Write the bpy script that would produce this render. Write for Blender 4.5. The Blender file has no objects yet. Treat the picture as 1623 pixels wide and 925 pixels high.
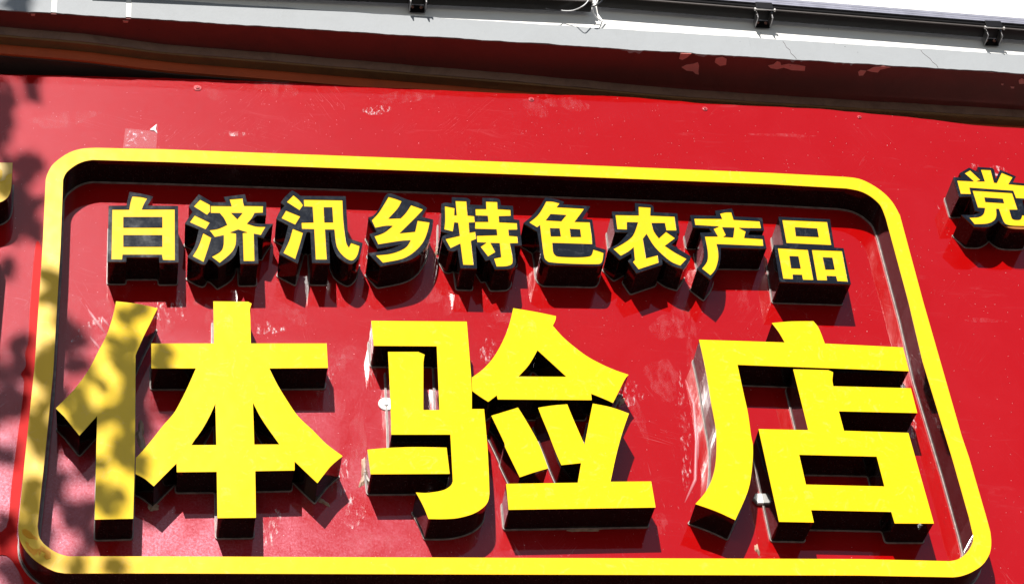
import bpy, bmesh, math, random
from mathutils import Vector, Matrix
from mathutils.geometry import tessellate_polygon
random.seed(7)
S = bpy.context.scene
C = S.collection

# ------------------------------------------------------------------ camera
cd = bpy.data.cameras.new('camera'); cam = bpy.data.objects.new('camera', cd); C.objects.link(cam)
cd.sensor_width = 36.0; cd.lens = 74.98; cd.clip_start = 0.05; cd.clip_end = 2000
RIGHT = Vector((0.9842229, -0.1499433, -0.0939268))
UP = Vector((-0.0273611, -0.6534598, 0.7564665))
FWD = Vector((0.1748045, 0.7419617, 0.6472528))
m = Matrix((RIGHT, UP, -FWD)).transposed().to_4x4()
m.translation = Vector((-0.91470559, -3.88248913, 1.6))
cam.matrix_world = m
S.camera = cam

# ------------------------------------------------------------------ sky, sun, exposure
SUN_TO = Vector((-0.258, -1.0, 0.83)).normalized()      # direction towards the sun
elev = math.asin(SUN_TO.z); azim = math.atan2(SUN_TO.x, SUN_TO.y)
w = bpy.data.worlds.new('World'); S.world = w; w.use_nodes = True
nt = w.node_tree
bg = nt.nodes['Background']; sky = nt.nodes.new('ShaderNodeTexSky')
sky.sky_type = 'NISHITA'; sky.sun_disc = False
sky.sun_elevation = elev; sky.sun_rotation = azim
sky.air_density = 1.0; sky.dust_density = 0.5; sky.ozone_density = 1.2
nt.links.new(sky.outputs[0], bg.inputs[0]); bg.inputs[1].default_value = 0.05
sl = bpy.data.lights.new('sun', 'SUN'); sl.energy = 5.0; sl.angle = math.radians(0.53); sl.color = (1.0, 0.96, 0.90)
so = bpy.data.objects.new('sun', sl); C.objects.link(so)
so.rotation_euler = (-SUN_TO).to_track_quat('-Z', 'Y').to_euler()
S.view_settings.view_transform = 'Standard'; S.view_settings.look = 'None'
S.view_settings.exposure = 0.62; S.view_settings.gamma = 1.0

# ------------------------------------------------------------------ traced outlines, mm on the sign plane (x, height above 5 m, corner flag)
BIG = {'ti_person': [[[(-953,-145.2,1),(-944.4,-146,0),(-932.2,-147.1,0),(-918.4,-148.6,0),(-905.4,-150.6,0),(-892.4,-153.4,0),(-878.7,-156.9,0),(-866.5,-160.3,0),(-858,-162.6,1),(-860.8,-170.5,0),(-864.8,-181.9,0),(-869.3,-194.6,0),(-873.5,-206.3,0),(-877.1,-216.5,0),(-880.7,-226.1,0),(-884.3,-236.2,0),(-888.2,-247.5,0),(-892.7,-261.7,0),(-897.8,-277.9,0),(-902.3,-292.7,0),(-905.5,-303,1),(-901.2,-591.1,1),(-901.7,-751.3,1),(-982,-754.6,1),(-985.5,-478.2,1),(-1021.9,-532.9,1),(-1056.1,-482.3,1),(-1075.6,-459,1),(-1068.9,-449.9,0),(-1059.3,-436.8,0),(-1048.7,-422,0),(-1039.2,-407.6,0),(-1031.2,-394.2,0),(-1023.7,-380.6,0),(-1016.6,-366.7,0),(-1009.9,-352.5,0),(-1003.7,-337.6,0),(-998,-322.2,0),(-992.7,-306.9,0),(-987.7,-292.6,0),(-983,-279.7,0),(-978.6,-267.6,0),(-974.6,-255.9,0),(-970.9,-244,0),(-967.7,-231.7,0),(-964.8,-219.5,0),(-962.3,-207.2,0),(-960,-194.8,0),(-957.8,-181.3,0),(-955.8,-167,0),(-954.2,-154.1,0)]]], 'ti_root': [[[(-871,-268.3,1),(-729.4,-264.1,1),(-730.5,-137.4,1),(-649.9,-135.8,1),(-641.8,-141.4,1),(-643.1,-145.8,0),(-644.9,-152.3,0),(-646.2,-159.5,0),(-646.3,-165.4,0),(-645.9,-172,0),(-645.6,-184.5,0),(-645.5,-202,0),(-645.5,-224.7,0),(-645.5,-246.6,0),(-645.4,-261.6,1),(-471.1,-256.3,1),(-470.7,-328.8,1),(-604.7,-333.7,1),(-601.7,-342.1,0),(-597.4,-354.1,0),(-592.4,-367.7,0),(-587.2,-380.8,0),(-581.7,-393.4,0),(-575.8,-406.4,0),(-569.7,-419.2,0),(-563.8,-431.1,0),(-558.5,-442,0),(-553.4,-452,0),(-548.1,-461.7,0),(-542,-471.3,0),(-534.9,-480.9,0),(-527,-490.3,0),(-518.9,-499.5,0),(-511.1,-508.9,0),(-503.9,-518.4,0),(-496.8,-527.9,0),(-489.7,-537.3,0),(-482.1,-546.3,0),(-473.1,-555.5,0),(-463.1,-564.7,0),(-454.1,-572.8,0),(-447.8,-578.5,1),(-452.4,-583,0),(-459,-589.5,0),(-466.1,-596.6,0),(-472.1,-603.2,0),(-476.7,-608.7,0),(-480.5,-613.9,0),(-484.1,-619.2,0),(-488,-625,0),(-492.8,-632.2,0),(-498.1,-640.3,0),(-502.8,-647.7,0),(-506.1,-652.9,1),(-510.4,-647.8,0),(-516.5,-640.6,0),(-523.4,-632.4,0),(-530,-624.5,0),(-536.7,-616.4,0),(-543.8,-607.7,0),(-550.2,-599.9,0),(-554.6,-594.5,1),(-555.3,-619.4,1),(-641.2,-622.6,1),(-641.7,-746,1),(-723.8,-748,1),(-724.7,-625.7,1),(-810.8,-628.1,1),(-811.5,-604.3,1),(-816.3,-610.4,0),(-823.2,-619.2,0),(-830.7,-628.9,0),(-837.6,-637.7,0),(-843.9,-645.8,0),(-850.2,-654.1,0),(-855.8,-661.3,0),(-859.6,-666.3,1),(-863.3,-662.5,0),(-868.5,-657.1,0),(-874.3,-651.2,0),(-879.7,-646.3,0),(-885.1,-642.4,0),(-890.7,-638.8,0),(-895.7,-635.9,0),(-899.1,-633.9,1),(-899.1,-591.1,1),(-896.9,-588.1,0),(-893.7,-583.9,0),(-889.8,-578.7,0),(-885.4,-572.4,0),(-880.3,-564.6,0),(-874.3,-555.5,0),(-868.2,-545.8,0),(-862.4,-536.6,0),(-857.2,-527.8,0),(-852.2,-519.2,0),(-847.2,-510.7,0),(-842.1,-502.3,0),(-836.5,-493.9,0),(-830.6,-485.7,0),(-825,-477.6,0),(-820.1,-469.7,0),(-816.2,-462.6,0),(-813.1,-456,0),(-810.2,-449,0),(-806.8,-440.6,0),(-802.7,-430.4,0),(-798.2,-418.8,0),(-793.6,-406.4,0),(-788.9,-393.7,0),(-783.9,-379.1,0),(-778.5,-363.1,0),(-773.6,-348.4,0),(-770.2,-338.1,1),(-869.8,-340.8,1)],[(-727,-438,1),(-729.4,-444.9,0),(-732.9,-454.7,0),(-736.8,-465.6,0),(-740.6,-475.6,0),(-744.3,-484.6,0),(-748.1,-493.5,0),(-751.9,-502,0),(-755.7,-510,0),(-760,-518.3,0),(-764.6,-526.6,0),(-768.5,-533.3,0),(-770.6,-536.7,0),(-768.3,-531.9,0),(-763.4,-522.2,0),(-761.5,-518.4,0),(-764.6,-524.5,0),(-770.2,-535.4,0),(-776,-546.7,0),(-779.9,-554.5,1),(-725.3,-553.1,1)],[(-643.4,-433,1),(-640.5,-440.3,0),(-636.5,-450.8,0),(-631.9,-462.4,0),(-627.3,-473.2,0),(-622.8,-482.6,0),(-618.2,-491.7,0),(-613.3,-500.8,0),(-608.3,-510.1,0),(-602.5,-520.6,0),(-596.2,-531.9,0),(-590.5,-542,0),(-586.5,-549,1),(-642.2,-550.4,1)]]], 'yan_horse': [[[(-363.8,-184.4,1),(-136.7,-179.5,1),(-139.9,-348.6,1),(-141.9,-387.6,1),(-146.2,-440.4,1),(-117.7,-439.8,1),(-118,-458.6,0),(-118.3,-485.6,0),(-118.7,-514.6,0),(-119.2,-539.6,0),(-119.8,-558.9,0),(-120.5,-575.8,0),(-121.3,-591.7,0),(-122.1,-608,0),(-123.1,-626.5,0),(-124.3,-646,0),(-125.4,-663.3,0),(-126.2,-675.2,1),(-127.2,-681.2,0),(-128.9,-689.6,0),(-131.5,-697.4,0),
(-135.1,-703.8,0),(-139.7,-709.6,0),(-145.2,-715.2,0),(-150,-719.3,0),(-155.3,-723.4,0),(-161.2,-727.2,0),(-167.8,-730.7,0),(-175.6,-734.1,0),(-184.3,-737.1,0),(-193.3,-739.9,0),(-202,-742,0),(-210.5,-743.5,0),(-218.9,-744.3,0),(-227.2,-744.9,0),(-235.4,-745.3,0),(-244.2,-745.5,0),(-253.3,-745.4,0),(-261.4,-745.3,0),(-267,-745.2,1),(-268.7,-739,0),(-271,-729.9,0),(-273.7,-719.8,0),(-276.7,-710.2,0),(-280.1,-700.5,0),(-284.1,-690.3,0),(-287.8,-681.2,0),(-290.3,-674.9,1),(-286.8,-675.2,0),(-281.8,-675.7,0),(-275.9,-676.1,0),(-269.8,-676.1,0),(-263.2,-675.5,0),(-255.9,-674.5,0),(-248.7,-673.3,0),(-242.2,-672,0),(-235.1,-670.2,0),(-229,-668.1,0),(-223.5,-665.5,0),(-218.4,-662.1,0),(-214,-658.1,0),(-210.4,-654.2,0),(-208,-650,0),(-206.5,-645.9,0),(-205.6,-643,1),(-201.3,-514.2,1),(-335.6,-516.9,1),(-335,-500.1,0),(-334,-476.2,0),(-333,-447.8,0),(-332.1,-417.9,0),(-331.3,-382.7,0),(-330.6,-342,0),(-329.9,-304,0),(-329.5,-277.5,1),(-258.5,-275.5,1),(-244.3,-283.2,1),(-245.4,-288.1,0),(-246.9,-295.2,0),(-248.3,-303.7,0),(-248.9,-309.2,0),(-249.3,-314.3,0),(-249.8,-322.3,0),(-250.8,-336.2,0),(-252.5,-361,0),(-254.7,-393.3,0),(-256.8,-424.4,0),(-258.2,-445.7,1),(-221.2,-444.8,1),(-213.9,-256.9,1),(-361.9,-260,1)]]], 'yan_bar': [[[(-391.6,-559.8,1),(-383.8,-558.8,0),(-372.5,-557.3,0),(-359.8,-555.7,0),(-347.6,-554.4,0),(-336.2,-553.4,0),(-324.6,-552.6,0),(-313,-551.9,0),(-301.4,-551.3,0),(-289.7,-550.9,0),(-278,-550.7,0),(-266.4,-550.5,0),(-255.1,-550.5,0),(-243.2,-550.5,0),(-231,-550.6,0),(-220.3,-550.7,0),(-212.8,-550.8,1),(-211.1,-623.3,1),(-388,-627.1,1)]]], 'yan_roof': [[[(-20.8,-134,1),(-11.5,-135.6,0),(1.8,-137.9,0),(16.7,-140.6,0),(30.6,-143.3,0),(44.5,-146.4,0),(59,-149.9,0),(71.9,-153.1,0),(80.9,-155.3,1),(80.3,-160,0),(78.6,-166.9,0),(75.9,-173.3,0),(72.4,-180.4,0),(69.9,-185.5,1),(73.3,-191.3,0),(78,-199.6,0),(83.4,-208.9,0),(88.9,-217.3,0),(94.3,-224.7,0),(99.8,-231.7,0),(105.7,-238.8,0),(112.1,-246,0),(119,-253.6,0),(126.3,-261.6,0),(133.9,-269.3,0),(141.4,-276.3,0),(148.9,-282.5,0),(156.5,-288.1,0),(164.1,-293.2,0),(171.7,-298.2,0),(179.2,-303,0),(186.8,-307.5,0),(194.5,-311.8,0),(202.3,-315.9,0),(211.2,-320.1,0),(220.9,-324.2,0),(229.6,-327.7,0),(235.6,-330.2,1),(233.1,-333.1,0),(229.4,-337.5,0),(224.9,-344,0),(221.1,-350.8,0),(216.8,-359,0),(212.2,-368,0),(207.5,-377,0),(202.2,-387,0),(196.4,-398.1,0),(191.1,-408,0),(187.4,-414.9,1),(183.9,-412.7,0),(178.6,-409.4,0),(171.4,-405.3,0),(163.7,-401.2,0),(154.1,-396.4,0),(145,-391.9,0),(138.7,-388.8,1),(137.8,-407.7,1),(-83.4,-410.9,1),(-84.6,-399,1),(-106.1,-418.5,1),(-109.5,-415.8,0),(-114.4,-411.8,0),(-119.8,-407.3,0),(-124.7,-403.1,0),(-129.3,-398.9,0),(-134,-394.4,0),(-138,-390.4,0),(-140.9,-387.6,1),(-138.3,-348.2,1),(-133.5,-344.1,0),(-126.5,-338.2,0),(-118.8,-331.4,0),(-111.6,-324.4,0),(-105.1,-317.3,0),(-98.7,-309.7,0),(-92.4,-301.7,0),(-86.3,-293.1,0),(-80.3,-283.9,0),(-74.5,-274.1,0),(-68.8,-263.9,0),(-63.2,-253.2,0),(-57.8,-242,0),(-52.4,-230.2,0),(-47.2,-218.3,0),(-42.6,-206.7,0),(-38.5,-195.5,0),(-34.9,-184.4,0),(-31.6,-173.8,0),(-28.7,-164.1,0),(-26.1,-155,0),(-23.9,-146.4,0),(-22.1,-139.1,0)],[(25,-261.8,1),(30.4,-268.8,0),(38.2,-278.8,0),(46.9,-290,0),(55.2,-300.6,0),(63.6,-311.4,0),(72.5,-322.9,0),(80.4,-333.2,0),(86,-340.3,1),(-28.5,-342.5,1),(-24.1,-337.1,0),(-17.6,-329.5,0),(-10.6,-321,0),(-4.6,-313.3,0),(-0.1,-306.8,0),(3.7,-300.6,0),(7.3,-294.5,0),(10.9,-288.3,0),(14.8,-281.2,0),(18.9,-273.5,0),(22.5,-266.6,0)]]], 'yan_dot': [[[(-102.6,-458.7,1),(-97.1,-456.5,0),(-89.1,-453.5,0),(-80.1,-450,0),(-71.5,-446.6,0),(-62.6,-443.1,0),(-53,-439.4,0),(-44.4,-436,0),(-38.5,-433.6,1),(-36.6,-437.9,0),(-34,-443.9,0),(-30.8,-451.4,0),(-27.3,-460,0),(-23.2,-470.5,0),(-18.6,-482.6,0),(-13.9,-495.1,0),(-9.8,-506.6,0),(-6.5,-516.2,0),(-3.6,-524.9,0),(-0.8,-534.1,0),(2,-545,0),(5.2,-559.9,0),(8.7,-577.4,0),(11.8,-593.6,0),(13.9,-604.7,1),(7.5,-606.9,0),(-1.6,-610,0),(-11.7,-613.6,0),(-21.1,-617,0),(-30.1,-620.6,0),(-39.5,-624.4,0),(-47.7,-627.9,0),(-53.5,-630.3,1),
(-56.1,-621.9,0),(-59.8,-609.9,0),(-64,-596.6,0),(-67.7,-584.4,0),(-71.1,-573.4,0),(-74.5,-562.3,0),(-77.5,-552.3,0),(-79.6,-544.6,0),(-78.9,-542,0),(-79.7,-535,0),(-84.3,-518.9,0),(-91.1,-496.4,0),(-97.9,-474.1,0)]]], 'yan_base': [[[(8.9,-433,1),(15,-431.6,0),(23.9,-429.7,0),(33.8,-427.6,0),(43.3,-425.8,0),(52.8,-424.4,0),(63,-423.2,0),(72.1,-422.2,0),(78.4,-421.4,1),(79.5,-426.9,0),(81.1,-434.5,0),(83.2,-444.6,0),(86.2,-457.6,0),(90.7,-476.4,0),(96.4,-499.9,0),(101.8,-522.1,0),(105.6,-537.3,1),(109.8,-522,0),(116,-499.6,0),(122.6,-475.9,0),(128,-456.7,0),(131.8,-443.1,0),(134.9,-432.3,0),(137.4,-424,0),(139.1,-418,1),(146.8,-419.6,0),(157.8,-421.9,0),(170.1,-424.7,0),(181.5,-427.9,0),(192.6,-432,0),(204.1,-437,0),(214.3,-441.7,0),(221.4,-444.9,1),(217.9,-453.3,0),(212.8,-465.3,0),(207.3,-478.6,0),(202.5,-490.6,0),(198.5,-500.7,0),(194.9,-510.2,0),(191.4,-519.8,0),(187.7,-530,0),(184,-540.7,0),(180.2,-551.8,0),(176.3,-563.6,0),(172.1,-576.6,0),(167.1,-592.7,0),(161.6,-611.1,0),(156.5,-628,0),(153,-639.6,1),(247.3,-637.5,1),(247.4,-708.7,1),(-87.2,-718.9,1),(-86.2,-648.7,1),(77.4,-643.4,1),(91.6,-588.6,1),(45.3,-595.1,1),(43.5,-588.3,0),(41,-578.7,0),(38.2,-567.4,0),(35.5,-555.9,0),(32.9,-544.1,0),(30.3,-531.4,0),(27.7,-518.4,0),(25.1,-505.9,0),(22.3,-493.5,0),(19.3,-481,0),(16.5,-469.3,0),(14.1,-459.2,0),(12.3,-450.5,0),(10.8,-443.1,0),(9.7,-437.2,0)]]], 'dian_shed': [[[(615.8,-159.6,1),(624.9,-158.2,0),(637.9,-156.3,0),(652.7,-154.3,0),(667.1,-152.7,0),(682.1,-151.8,0),(698.3,-151.1,0),(712.9,-150.7,0),(723,-150.4,1),(724.8,-153.9,0),(727.4,-158.8,0),(730.2,-165.2,0),(732.5,-173.2,0),(734.3,-184.4,0),(735.9,-198.3,0),(737.2,-211.4,0),(738.1,-220.4,1),(935.7,-226.5,1),(934.7,-300.7,1),(506.8,-292.6,1),(506.9,-307.5,0),(507,-329,0),(507.1,-352.3,0),(507.3,-373.2,0),(507.5,-390.5,0),(507.8,-406.5,0),(508,-422.1,0),(507.8,-438.1,0),(507.1,-455.3,0),(506,-473.1,0),(504.9,-489.8,0),(504,-504,0),(503.8,-513.9,0),(504,-520.8,0),(504,-527.5,0),(502.9,-536.8,0),(500.8,-549.5,0),(498,-564.1,0),(494.5,-579.7,0),(490.5,-595.4,0),(486.4,-610.9,0),(482,-626.6,0),(476.6,-643.1,0),(469.6,-660.7,0),(459.3,-681.7,0),(446.6,-705.1,0),(434.6,-726.3,0),(426.4,-741,1),(419.4,-736.8,0),(409.5,-730.8,0),(398.1,-724.1,0),(386.8,-718,0),(374.7,-712.4,0),(361.4,-706.6,0),(349.3,-701.6,0),(340.9,-698.1,1),(345.5,-693.1,0),(352.1,-686,0),(359.4,-677.8,0),(366,-669.6,0),(371.7,-661.6,0),(377.2,-653.3,0),(382.4,-644.5,0),(387.3,-635.3,0),(391.9,-625.5,0),(396.1,-615.3,0),(400.1,-604.5,0),(403.7,-592.9,0),(407.2,-580.1,0),(410.4,-566.2,0),(413.2,-552.1,0),(415.8,-538.4,0),(417.9,-526,0),(419.8,-514.3,0),(421.2,-501.8,0),(422.4,-487.1,0),(423.1,-469.7,0),(423.3,-450.4,0),(423.4,-429.5,0),(423.6,-407.7,0),(424.2,-384.3,0),(425,-359.3,0),(425.6,-333.9,0),(425.9,-309.4,0),(425.7,-283.9,0),(425.2,-257.6,0),(424.6,-234.3,0),(424.1,-217.9,1),(637.5,-220,1),(635.8,-214,0),(633.5,-205.4,0),(630.8,-195.9,0),(628,-187.3,0),(624.8,-179.3,0),(621.3,-171.4,0),(618,-164.4,0)]]], 'dian_occupy': [[[(643.3,-302.7,1),(731,-303.2,1),(741.4,-309.2,1),(739.4,-316.1,0),(736.7,-325.7,0),(734.6,-334.5,0),(733.8,-341.5,0),(733.6,-347.7,0),(733.5,-351.9,1),(927.3,-353.3,1),(926.5,-428.1,1),(732,-427.1,1),(733,-484.7,1),(890.9,-487.6,1),(893.9,-745.5,1),(800.2,-746,1),(799,-714.5,1),(609,-711.7,1),(609,-745.4,1),(527.7,-744.4,1),(525.6,-483.7,1),(645.9,-484.5,1)],[(610.1,-556.4,1),(797.6,-558.3,1),(798.1,-643.5,1),(610.4,-640.8,1)]]]}
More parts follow.
